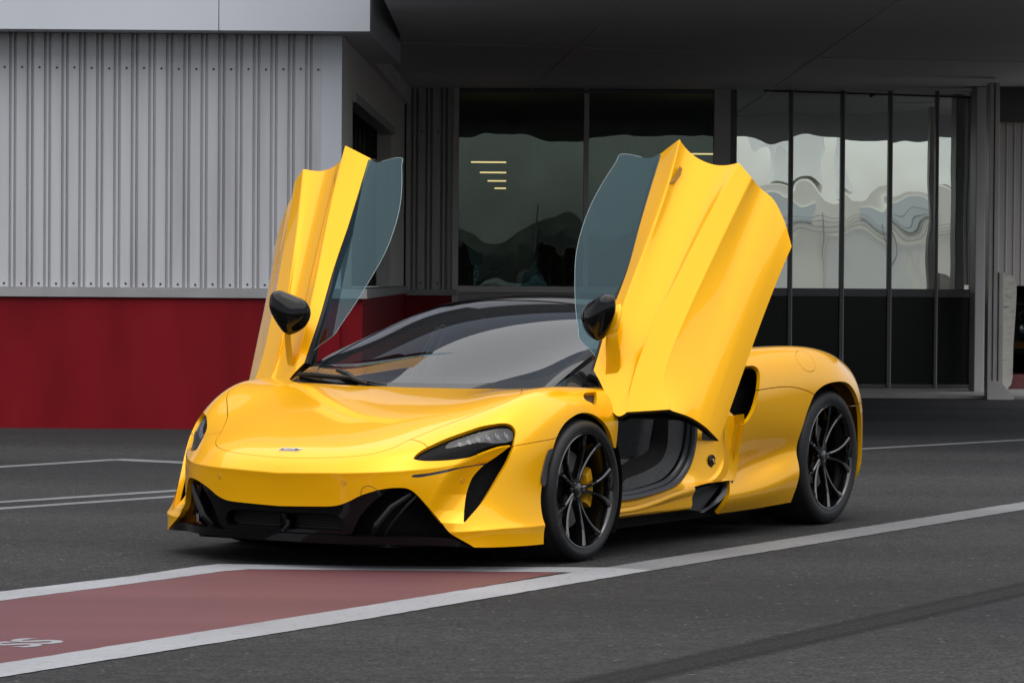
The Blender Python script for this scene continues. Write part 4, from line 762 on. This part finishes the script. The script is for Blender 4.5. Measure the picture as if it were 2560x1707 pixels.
# ---------------------------------------------------------------- cabin
MB().box((-1.35, -.80, .16), (.02, .80, .19)).build('cabin_floor', m_mblack, car)
MB().box((-1.62, -.80, .2), (-1.50, .80, 1.04)).build('bulkhead', m_mblack, car)
MB().box((-.02, -.78, .19), (.06, .78, .70)).build('firewall', m_mblack, car)
MB().box((-1.3, -.13, .19), (-.1, .13, .44), .04).build('centre_tunnel', m_sblack, car)
loft('dashboard', [[(-.10, -.66, .735), (-.10, 0, .765), (-.10, .66, .735)], [(-.30, -.66, .785), (-.30, 0, .80), (-.30, .66, .785)], [(-.42, -.66, .77), (-.44, 0, .78), (-.42, .66, .77)], [(-.46, -.66, .69), (-.48, 0, .68), (-.46, .66, .69)], [(-.36, -.64, .52), (-.38, 0, .52), (-.36, .64, .52)]], m_fabric, car, 16, 4)
hood = MB(); hood.box((-.50, .28, .79), (-.36, .50, .87), .03); hood.build('instrument_hood', m_sblack, car)
sw = MB(); cth, sth = math.cos(R(65)), math.sin(R(65))
ring = [(-.60+.165*math.sin(a)*.35, .39+.175*math.cos(a), .75+.165*math.sin(a)) for a in np.linspace(0, 2*math.pi, 33)]
stw = MB().tube(ring, .016, 8, False).build('steering_wheel', m_sblack, car, True)
MB().box((-.60, .33, .71), (-.56, .45, .79), .015).build('steering_hub', m_sblack, stw); 
for dy in (-.11, .11): MB().box((-.60, .39+dy-.06, .735), (-.585, .39+dy+.06, .765), .006).build('steering_spoke', m_sblack, stw)
for sy in (1, -1):
    st = empty('seat', (0, 0, 0), parent=car)
    yc = .39*sy
    loft('seat_cushion', [[(-.60, yc-.23, .33), (-.60, yc, .30), (-.60, yc+.23, .33)], [(-.80, yc-.24, .37), (-.8, yc, .30), (-.8, yc+.24, .37)], [(-1.08, yc-.24, .36), (-1.08, yc, .28), (-1.08, yc+.24, .36)]], m_fabric, st, 12, 5, thick=.08)
    loft('seat_back', [[(-1.06, yc-.25, .34), (-1.12, yc, .30), (-1.06, yc+.25, .34)], [(-1.12, yc-.27, .62), (-1.22, yc, .60), (-1.12, yc+.27, .62)], [(-1.24, yc-.23, .84), (-1.32, yc, .84), (-1.24, yc+.23, .84)], [(-1.36, yc-.12, 1.02), (-1.38, yc, 1.03), (-1.36, yc+.12, 1.02)]], m_fabric, st, 14, 5, thick=.07)
mi = MB(); mi.box((-.70, -.10, .985), (-.675, .10, 1.035), .012); mi.tube([(-.69, 0, 1.03), (-.66, 0, 1.075)], .012, 8); mi.build('inner_mirror', m_sblack, car)
# ---------------------------------------------------------------- door apertures and sills
seal_c = [(-.33,.83,.275),(-.42,.83,.248),(-.525,.83,.240),(-.71,.83,.243),(-.898,.83,.258),(-1.036,.83,.280),(-1.137,.83,.326),(-1.206,.83,.389),(-1.241,.83,.461),(-1.255,.83,.535),(-1.265,.82,.62),(-1.28,.80,.72),(-1.30,.74,.86),(-1.32,.66,1.0)]
roll_c = [(-.30,.905,.235),(-.36,.905,.215),(-.428,.905,.212),(-.582,.905,.217),(-.769,.905,.235),(-.959,.905,.259),(-1.154,.905,.276),(-1.313,.905,.290),(-1.393,.905,.323),(-1.433,.905,.362),(-1.452,.905,.436),(-1.455,.90,.52),(-1.47,.89,.64),(-1.50,.84,.80)]
step_c = [(-1.29,.902,.282),(-1.40,.907,.292),(-1.475,.907,.325),(-1.490,.905,.378),(-1.514,.905,.452),(-1.549,.905,.548),(-1.552,.90,.60)]
edge_c = [(-1.30,.905,.283),(-1.45,.912,.287),(-1.540,.916,.292),(-1.562,.920,.378),(-1.559,.934,.444),(-1.552,.946,.510),(-1.560,.952,.556),(-1.560,.952,.61)]
for sy in (1, -1):
    fr_ = loft('aperture_frame', [seal_c, [(np.array(a)*.55+np.array(b)*.45)*[1, 1, 1]-[0, .012, 0] for a, b in zip(curve(seal_c, 30), curve(roll_c, 30))], [np.array(b)-[0, .012, 0]+(np.array(a)-np.array(b))*.1 for a, b in zip(curve(seal_c, 30), curve(roll_c, 30))], roll_c], m_paint, car, 60, 6, sy=sy, angle=60)
    low_c = [(p[0]+.0, .895-.012, .168) for p in curve([(-.30,0,0), (-1.065,0,0)], 20)]
    up_c = [p for p in curve(roll_c, 80) if p[0] > -1.14 and p[2] < .3]
    loft('sill', [up_c, [np.array(p)+[0, .004, -.018] for p in up_c], [(p[0], .893, .5*p[2]+.5*.17) for p in up_c], [(p[0], .888, .170) for p in up_c], [(p[0], .82, .150) for p in up_c]], m_paint, car, 40, 3, sy=sy)
    loft('door_shut', [[p for p in curve(roll_c, 80) if p[0] < -1.28 and p[2] < .66], step_c, [np.array(p)+[0, -.010, 0] for p in step_c], edge_c], m_paint, car, 40, 1, sy=sy, angle=20)
    MB().tube([np.array(p)*[1, sy, 1]+[0, .008*sy, .006] for p in curve(seal_c, 60)], .017, 8).build('door_seal', m_seal, car, True)
    MB().tube([np.array(p)*[1, sy, 1]+[0, -.022*sy, .022] for p in curve(seal_c, 60)], .016, 8).build('door_seal', m_seal, car, True)
    in1 = [(np.array(p)+[.0, -.045, .035]) for p in curve(seal_c, 30)]
    car1 = [(-.40,.76,.36),(-.578,.79,.290),(-.729,.75,.324),(-.909,.74,.345),(-1.08,.74,.385),(-1.15,.74,.44),(-1.17,.74,.52),(-1.20,.72,.65),(-1.24,.66,.80),(-1.27,.62,.95)]
    loft('sill_carpet', [in1, car1], m_fabric, car, 40, 1, sy=sy)
    loft('kick_trim', [car1, [np.array(p)*[1, .82, 1]+[.03, 0, .03] for p in car1], [np.array(p)*[1, .8, 1]+[.03, 0, -.12] for p in car1]], m_mblack, car, 30, 2, sy=sy)
    lat = MB().lathe([(.034, 0), (.034, .008), (.031, .011), (.0, .012)], 24, 'y', (-1.372, .868, .383)); lat.V = [(a, b*sy, c) for a, b, c in lat.V]
    lt_ = lat.build('latch_plate', m_sblack, car, True); MB().tube([(-1.385, .886*sy, .372), (-1.360, .886*sy, .394)], .005, 8).build('striker', m_chrome, lt_, True)
    mesh('data_plate', [(a, .873*sy, c) for a, c in [(-1.265, .530), (-1.435, .518), (-1.435, .480), (-1.265, .492)]], [(0, 1, 2, 3)], m_sblack, car)
    for xx, zz in ((-1.335, .565), (-1.35, .546)): MB().lathe([(.0, .003), (.011, .003), (.012, 0)], 12, 'y', (xx, .870 if sy > 0 else -.873, zz)).build('grommet', mat('grey_plug', (.25, .27, .3), .5), car)
    # black side vent low in front of the rear wheel
    vb = MB(); vb.add([np.array(p)*[1, sy, 1] for p in [(-1.06, .80, .165), (-1.135, .80, .262), (-1.55, .86, .290), (-1.27, .86, .14), (-1.05, .885, .170), (-1.128, .899, .260), (-1.545, .905, .288), (-1.535, .895, .27), (-1.265, .882, .146), (-1.29, .875, .146)]], [(0, 1, 2, 3), (4, 5, 1, 0), (5, 6, 2, 1), (8, 9, 7, 6), (0, 3, 8, 4)]); vb.build('sill_vent', m_sblack, car)
    loft('vent_blade', [[(-1.545, .908, .288), (-1.47, .908, .225), (-1.40, .90, .185), (-1.26, .89, .142)], [(-1.515, .885, .280), (-1.44, .885, .225), (-1.36, .88, .180), (-1.22, .87, .142)]], m_seal, car, 20, 1, sy=sy)
    # hinge area in front of the door
    loft('hinge_post', [[(-.25, .90, .2), (-.27, .92, .45), (-.31, .92, .62), (-.37, .86, .735), (-.40, .80, .765)], [(-.34, .78, .2), (-.36, .80, .45), (-.42, .80, .62), (-.47, .78, .735), (-.50, .74, .80)]], m_mblack, car, 20, 1, sy=sy)
    loft('pillar_base', [[(-.08, .725, .765), (-.2, .765, .768), (-.39, .815, .772)], [(-.10, .715, .775), (-.30, .725, .835), (-.44, .735, .89)]], m_gblack, car, 12, 1, sy=sy)
# ---------------------------------------------------------------- wheels
def wheel(xc, zc, ylip, r, rl, width, sy, rear):
    wh = empty('wheel', (xc, sy*ylip, zc), parent=car)
    def put(b, name, m, par=wh, smooth=True, angle=35):
        if sy < 0: b.V = [(x_, -y_, z_) for x_, y_, z_ in b.V]; b.F = [f[::-1] for f in b.F]
        return b.build(name, m, par, smooth, angle)
    sh = r-rl
    prof = [(rl-.006, -.006), (rl+.002, .002), (rl+.006, .0045), (rl+.010, .0060), (rl+.0115, .0046), (rl+.013, .0060), (rl+sh*.28, .0080), (rl+sh*.45, .0088), (rl+sh*.66, .006), (rl+sh*.82, -.002), (rl+sh*.92, -.011), (r-.003, -.024), (r, -.042)]
    tyre = put(MB().lathe(prof, 96), 'tyre', m_rubber)
    for k in range(4):     # tread ribs
        y0 = -.042-k*(width-.07)/4; y1 = -.042-(k+1)*(width-.07)/4
        put(MB().lathe([(r, y0), (r, y1+.010), (r-.006, y1+.009), (r-.006, y1+.001), (r, y1)], 96), 'tread_rib', m_tread, tyre)
    put(MB().lathe([(r, -.042-(width-.07)), (r-.01, -width+.005), (rl, -width), (rl-.01, -width)], 96), 'inner_sidewall', m_rubber, tyre)
    rim = put(MB().lathe([(rl-.001, -.004), (rl, .0), (rl-.003, .0035), (rl-.007, .002), (rl-.010, -.004), (rl-.014, -.02), (rl-.020, -.06), (rl-.024, -width+.02)], 96), 'rim', m_rim)
    put(MB().lathe([(.0, -.0), (.0, -.0)], 3), 'rim_core', m_rim) if False else None
    hub = -.046
    a0 = R(108)
    for k in range(10):
        rt = a0+2*math.pi*(k//2)/5; sgn = 1 if k % 2 else -1
        b = MB(); V = []; ns = 12
        for i in range(ns+1):
            t = i/ns; rr = .036+(rl-.012-.036)*t
            off = R(18)*sgn*(.30+.70*t**.62)-(R(4.5)*sgn*math.sin(math.pi*t))*1
            q = rt+off; yy = hub+.006+(.040)*t**1.6
            wt = (.0105-.0035*math.sin(math.pi*min(1, t*1.1))+.0045*max(0, t-.75)*4)*(rl/.259); dp = .034-.010*t
            er = np.array((math.cos(q), 0, math.sin(q))); et = np.array((-math.sin(q), 0, math.cos(q))); p = er*rr+np.array((0, yy, 0)); ey = np.array((0, 1., 0))
            V += [p-et*wt*1.25-ey*dp, p-et*wt-ey*.004, p-et*wt*.45+ey*.001, p+et*wt*.45+ey*.001, p+et*wt-ey*.004, p+et*wt*1.25-ey*dp]
        b.add(V, [(i*6+j, i*6+(j+1) % 6, (i+1)*6+(j+1) % 6, (i+1)*6+j) for i in range(ns) for j in range(6)]); put(b, 'spoke', m_rim, rim, True, 30)
    put(MB().lathe([(.052, hub-.03), (.046, hub-.004), (.034, hub+.004), (.0325, hub+.010), (.028, hub+.012), (.0, hub+.013)], 32), 'hub_cap', m_rim, rim)
    for k in range(5):
        q = a0+R(36)+2*math.pi*k/5; put(MB().lathe([(.008, hub-.01), (.008, hub+.002), (.005, hub+.004), (0, hub+.004)], 8, 'y', (.043*math.cos(q), 0, .043*math.sin(q))), 'wheel_bolt', m_sblack, rim)
    sv = [(-.012, -.006), (.002, .010), (.013, .008), (.006, .0), (.0, -.012), (.002, -.001)]
    put(MB().add([(sy*-a, hub+.0135, c) for a, c in sv], [tuple(range(6)), tuple(range(6))[::-1]]), 'hub_emblem', m_chrome, rim, False)
    put(MB().lathe([(.06, -.10), (.17, -.10), (.178, -.103), (.178, -.125), (.17, -.128), (.06, -.128)], 64), 'brake_disc', m_disc)
    put(MB().lathe([(.0, -.09), (.085, -.09), (.09, -.11)], 32), 'disc_bell', m_sblack); put(MB().lathe([(0, -width+.03), (rl-.02, -width+.03)], 48), 'hub_carrier', m_mblack)
    # caliper behind the spokes on the trailing side
    b = MB(); V = []
    sgx = -1
    for i in range(9):
        q = math.pi+R(-28)+R(56)*i/8
        if rear: q = R(-28)+R(56)*i/8
        for rr, yy in ((.125, -.085), (.125, -.14), (.195, -.14), (.198, -.088), (.185, -.066), (.135, -.066)): V.append((rr*math.cos(q), yy, rr*math.sin(q)))
    b.add(V, [(i*6+j, i*6+(j+1) % 6, (i+1)*6+(j+1) % 6, (i+1)*6+j) for i in range(8) for j in range(6)]+[tuple(range(6))[::-1], tuple(range(48, 54))])
    put(b, 'caliper', m_sensor)
    # raised sidewall lettering
    ry = lambda rr: float(np.interp(rr, [p[0] for p in prof], [p[1] for p in prof]))
    for word, ang, sz in ((('P ZERO', 90, .042), ('PIRELLI', 268, .036)) if rear else (('PIRELLI', 143, .032), ('P ZERO', -40, .036))):
        me = text_mesh(word, sz, .0, font_bold=.0008, spacing=1.1); rm = rl+sh*.44
        for v in me.vertices:
            rr = rm+(v.co.y-sz*.34); q = R(ang)-v.co.x/rm if sy > 0 else R(ang)+v.co.x/rm
            # text reads from outside: for the left side, x runs towards the rear
            v.co = Vector(((rr*math.cos(q))*1, (ry(rr)+.0012)*sy, rr*math.sin(q)))
        link('tyre_lettering', me, m_letter, tyre)
for sy in (1, -1):
    wheel(0, .319, .9474, .319, .259, .235, sy, False); wheel(-2.64, .3497, .9076, .3497, .2715, .295, sy, True)
    piece('arch_reflector', FP, [inside(np.array([(6.294,3.698),(6.217,3.656),(6.185,3.447),(6.157,3.059),(6.129,2.693),(6.135,2.542),(6.183,2.389),(6.23,2.5),(6.24,3.1),(6.30,3.6)]))], mat('smoked_marker', (.035, .034, .036), .3, coat=.7), car, 40, 60, ur=(5.9, 6.6), vr=(2, 3.9), off=.008, mirror=sy < 0, lip=.03)
# ---------------------------------------------------------------- doors, swung up and forward
for sy in (1, -1):
    d = piece('door', DP, [], m_paint, car, 120, 240, mirror=sy < 0, lip=.028, wall_mat=m_sblack)
    # inner trim behind the skin
    inner = [[DP.at([(u, v)])[0]-DP.normal([(u, v)])[0]*(.05+.05*math.sin(math.pi*v/15)) for u in np.linspace(.05, 5.95, 14)] for v in np.linspace(.05, 14.95, 9)]
    loft('door_inner_trim', inner, m_sblack, d, 24, 2, sy=sy)
    # belt seal and window glass
    bel = [DP.at([(u, 0)])[0]-DP.normal([(u, .0)])[0]*.002 for u in np.linspace(0, 6, 30)]
    loft('belt_seal', [[np.array(p)+_W*.004+_N*.002 for p in bel], [np.array(p)-_W*.016-_N*.008 for p in bel], [np.array(p)-_W*.018-_N*.026 for p in bel]], m_sblack, d, 40, 1, sy=sy, angle=20)
    WO = [(1.135, -.07), (1.13, -.14), (1.137, -.277), (1.084, -.294), (.956, -.322), (.834, -.336), (.702, -.332), (.570, -.310), (.419, -.258), (.291, -.204), (.202, -.158), (.145, -.127), (.105, -.06), (.085, .0), (.3, .01), (.7, -.03)]
    WO = cr_smooth(WO, 4)
    def wc(s, w): return -.02-.08*(s/1.17)+.22*(w+.09*(s/1.17))-.35*(w+.15)**2+.008
    WP = Patch([[DL(a, b_, wc(a, b_)) for b_ in np.linspace(-.38, .05, 6)] for a in np.linspace(0, 1.25, 6)], flip=True)
    wo = piece('window', WP, [inside(WO/[.25, .086]+[0, .38/.086])], m_side, d, 70, 50, mirror=sy < 0, lip=0)
    ed = MB().tube([DL(a, b_, wc(a, b_), sy) for a, b_ in WO[5:52]], .0012, 5).build('glass_edge', mat('glass_edge', (.30, .40, .40), .15, spec=.8), wo, True)
    # handle recess under the shoulder: flat sheet, its shade put into the colour
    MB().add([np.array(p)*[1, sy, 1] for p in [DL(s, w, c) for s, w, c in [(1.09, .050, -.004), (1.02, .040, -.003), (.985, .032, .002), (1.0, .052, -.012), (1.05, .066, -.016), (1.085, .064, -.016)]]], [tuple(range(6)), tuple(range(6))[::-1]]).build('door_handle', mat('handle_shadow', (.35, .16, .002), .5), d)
    # mirror: black shell, yellow stalk
    mc = np.array((-.275, .857, 1.09)); nn = np.array((math.cos(R(22)), -math.sin(R(22)), .05)); nn /= np.linalg.norm(nn); ee = np.cross([0, 0, 1], nn); ee /= np.linalg.norm(ee); uu = np.cross(nn, ee)
    outl = cr_smooth([(.099, .088), (.072, .106), (.036, .105), (-.028, .080), (-.074, .058), (-.098, .016), (-.094, -.030), (-.062, -.076), (-.006, -.105), (.03, -.097), (.074, -.04), (.101, .012), (.106, .05)], 3)
    V = []; nu_ = len(outl)
    for sc_, dp_ in ((.02, -.026), (.6, -.024), (.93, -.016), (1, -.004), (.995, .008), (.95, .024), (.82, .040), (.6, .052), (.3, .060), (.02, .063)):
        V += [(mc+ee*(a_*sc_)+uu*(b_*sc_-.006*(1-sc_))+nn*dp_)*[1, sy, 1] for a_, b_ in outl]
    Fc = [(j*nu_+i, j*nu_+(i+1) % nu_, (j+1)*nu_+(i+1) % nu_, (j+1)*nu_+i) for j in range(9) for i in range(nu_)]
    if sy < 0: Fc = [f_[::-1] for f_ in Fc]
    mir_o = mesh('mirror', V, Fc, m_gblack, d, True)
    rings = [(DL(-.028, .092, -.002), .022, .006), (DL(-.018, .090, .004), .046, .014), (DL(-.002, .088, .010), .060, .019), (DL(.03, .088, .022), .056, .022), (DL(.075, .078, .050), .044, .022), (DL(.12, .062, .082), .034, .020), (DL(.165, .050, .105), .034, .018), (DL(.21, .050, .116), .040, .017), (DL(.255, .046, .118), .034, .015), (DL(.29, .038, .114), .018, .010)]
    n_ = 16; V = []
    for p, ra, rb in rings:
        for i in range(n_):
            q = 2*math.pi*i/n_; V.append((np.array(p)+(_S*.45+_N*.0+_W*.89)*math.sin(q)*rb*1.5+(_N*.35+_S*.93)*math.cos(q)*ra*.62)*[1, sy, 1])
    k_ = len(rings)
    fcs = [(a*n_+i, a*n_+(i+1) % n_, (a+1)*n_+(i+1) % n_, (a+1)*n_+i) for a in range(k_-1) for i in range(n_)]+[tuple(range((k_-1)*n_, k_*n_))]
    if sy > 0: fcs = [f_[::-1] for f_ in fcs]
    MB().add(V, fcs).build('mirror_stalk', m_paint, mir_o, True, 60)
    # strut and hinge between body and door
    MB().tube([np.array(p)*[1, sy, 1] for p in [(-.36, .80, .70), DL(.12, .02, -.06)]], .018, 8).build('door_hinge', m_sblack, d, True)
# ---------------------------------------------------------------- dark car half out of frame at the right edge
pk = empty('parked_car', (6.88, 38.6, 0)); tag(pk, 'black off-road car nose under the shutter at the right edge', 'car')
b = MB(); b.prism([(-1.02, .40), (.95, .40), (.98, .75), (.95, 1.02), (.88, 1.08), (-.88, 1.08), (-.97, 1.02), (-1.02, .75)], 'y', -.6, 3.6); b.build('body', mat('suv_black', (.008, .008, .009), .2, coat=1), pk)
b = MB(); b.add([(-.86, .55, 1.08), (.86, .55, 1.08), (.72, 1.25, 1.62), (-.72, 1.25, 1.62), (-.86, 3.4, 1.08), (.86, 3.4, 1.08), (.72, 3.2, 1.66), (-.72, 3.2, 1.66)], [(0, 1, 2, 3), (4, 7, 6, 5), (0, 3, 7, 4), (1, 5, 6, 2), (3, 2, 6, 7)]); b.build('cabin', m_gblack, pk)
MB().tube([(-.84, .56, 1.10), (-.70, 1.24, 1.63)], .02, 6).build('pillar_trim', m_sblack, pk)
MB().box((-.92, -.63, .98), (.92, -.60, 1.03), .01).build('grille_bar', mat('suv_trim', (.06, .058, .055), .4), pk)
MB().box((-.98, -.62, .46), (.9, -.601, .55), .008).build('bumper_strip', mat('amber', (.42, .17, .01), .3), pk)
for sx in (-.72, .72):
    MB().lathe([(.0, -.02), (.05, -.015), (.065, 0)], 20, 'y', (sx, -.61, .70)).build('fog_lamp', mat('suv_lamp', (.3, .32, .34), .15, .5), pk, True)
em = MB(); em.tube([(-.68+.10*math.cos(a), -.615, .86+.062*math.sin(a)) for a in np.linspace(0, 2*math.pi, 25)], .007, 6, False); em.tube([(-.68+.035*math.cos(a), -.617, .86+.058*math.sin(a)) for a in np.linspace(0, 2*math.pi, 25)], .006, 6, False); em.tube([(-.68+.075*math.cos(a), -.616, .89+.022*math.sin(a)) for a in np.linspace(0, 2*math.pi, 25)], .006, 6, False); em.build('grille_emblem', m_chrome, pk, True)
for sx in (-.85, .80):
    MB().lathe([(.02, -.12), (.24, -.12), (.38, -.10), (.40, 0), (.38, .12), (.02, .12)], 32, 'x', (sx, .25, .40)).build('wheel', m_rubber, pk, True)
rk = MB().box((5.55, 36.6, 0), (9, 37.4, .19), .02).build('red_kerb', add_noise(mat('kerb_red', (.22, .07, .065), .7), [(.3, (.17, .055, .05)), (.7, (.26, .085, .08))], 4, 5)); tag(rk, 'dull red kerb block in front of the black car', 'kerb')
# ---------------------------------------------------------------- across the forecourt, behind the viewer: what glass and paint reflect
m_pale = add_noise(mat('pale_render', (.74, .70, .60), .8), [(.3, (.68, .64, .55)), (.7, (.78, .74, .64))], .15, 4)
ob = empty('pale_hall', (22, -32, 0)); tag(ob, 'long pale hall across the forecourt, seen only in reflections', 'building')
MB().box((-16.3, -12, 0), (30, 0, 4.3)).build('hall_wall', m_pale, ob)
for i in range(10): MB().box((-14.5+i*4.3, .002, 3.1), (-12.2+i*4.3, .06, 4.0)).build('window', mat('hall_glass', (.55, .58, .56), .3), ob)
for i in range(9): MB().box((-15.8+i*4.6, .002, 0), (-12.9+i*4.6, .07, 2.6)).build('shutter', mat('hall_shutter', (.66, .64, .58), .5), ob)
for k in range(4): MB().box((-16.3, .30, 2.75+k*.22), (30, .33, 2.78+k*.22)).build('rail', mat('hall_rail', (.28, .29, .28), .5), ob)
for i in range(20): MB().box((-16.2+i*2.3, .34, 0), (-16.12+i*2.3, .40, 3.6)).build('rail_post', MATS['hall_rail'], ob)
for i, (xx, ww, hh) in enumerate(((-13, 2.5, 7.5), (-6.5, 4, 6.2), (1, 2, 8.2), (8, 5, 6.8), (17, 3, 7.4))): MB().box((xx, -9, 4.602), (xx+ww, -4, hh)).build('roof_block', mat('roof_block', (.5, .52, .52), .7), ob)
db = empty('dark_stand', (-14, -34, 0)); tag(db, 'dark brown stand across the forecourt, seen only in reflections', 'building')
MB().box((-26, -10, 0), (19, 0, 2.9)).build('stand_wall', add_noise(mat('stand', (.22, .22, .19), .8), [(.35, (.14, .14, .12)), (.65, (.30, .30, .26))], .5, 5), db)
for i in range(11): MB().box((-25+i*4, .002, 1.0), (-22.4+i*4, .3, 2.4)).build('bay', mat('stand_bay', (.11, .12, .11), .6), db)
for i in range(12): MB().box((-25.5+i*4, .302, 0), (-25.2+i*4, .6, 3.6)).build('post', mat('stand_post', (.3, .29, .26), .6), db)
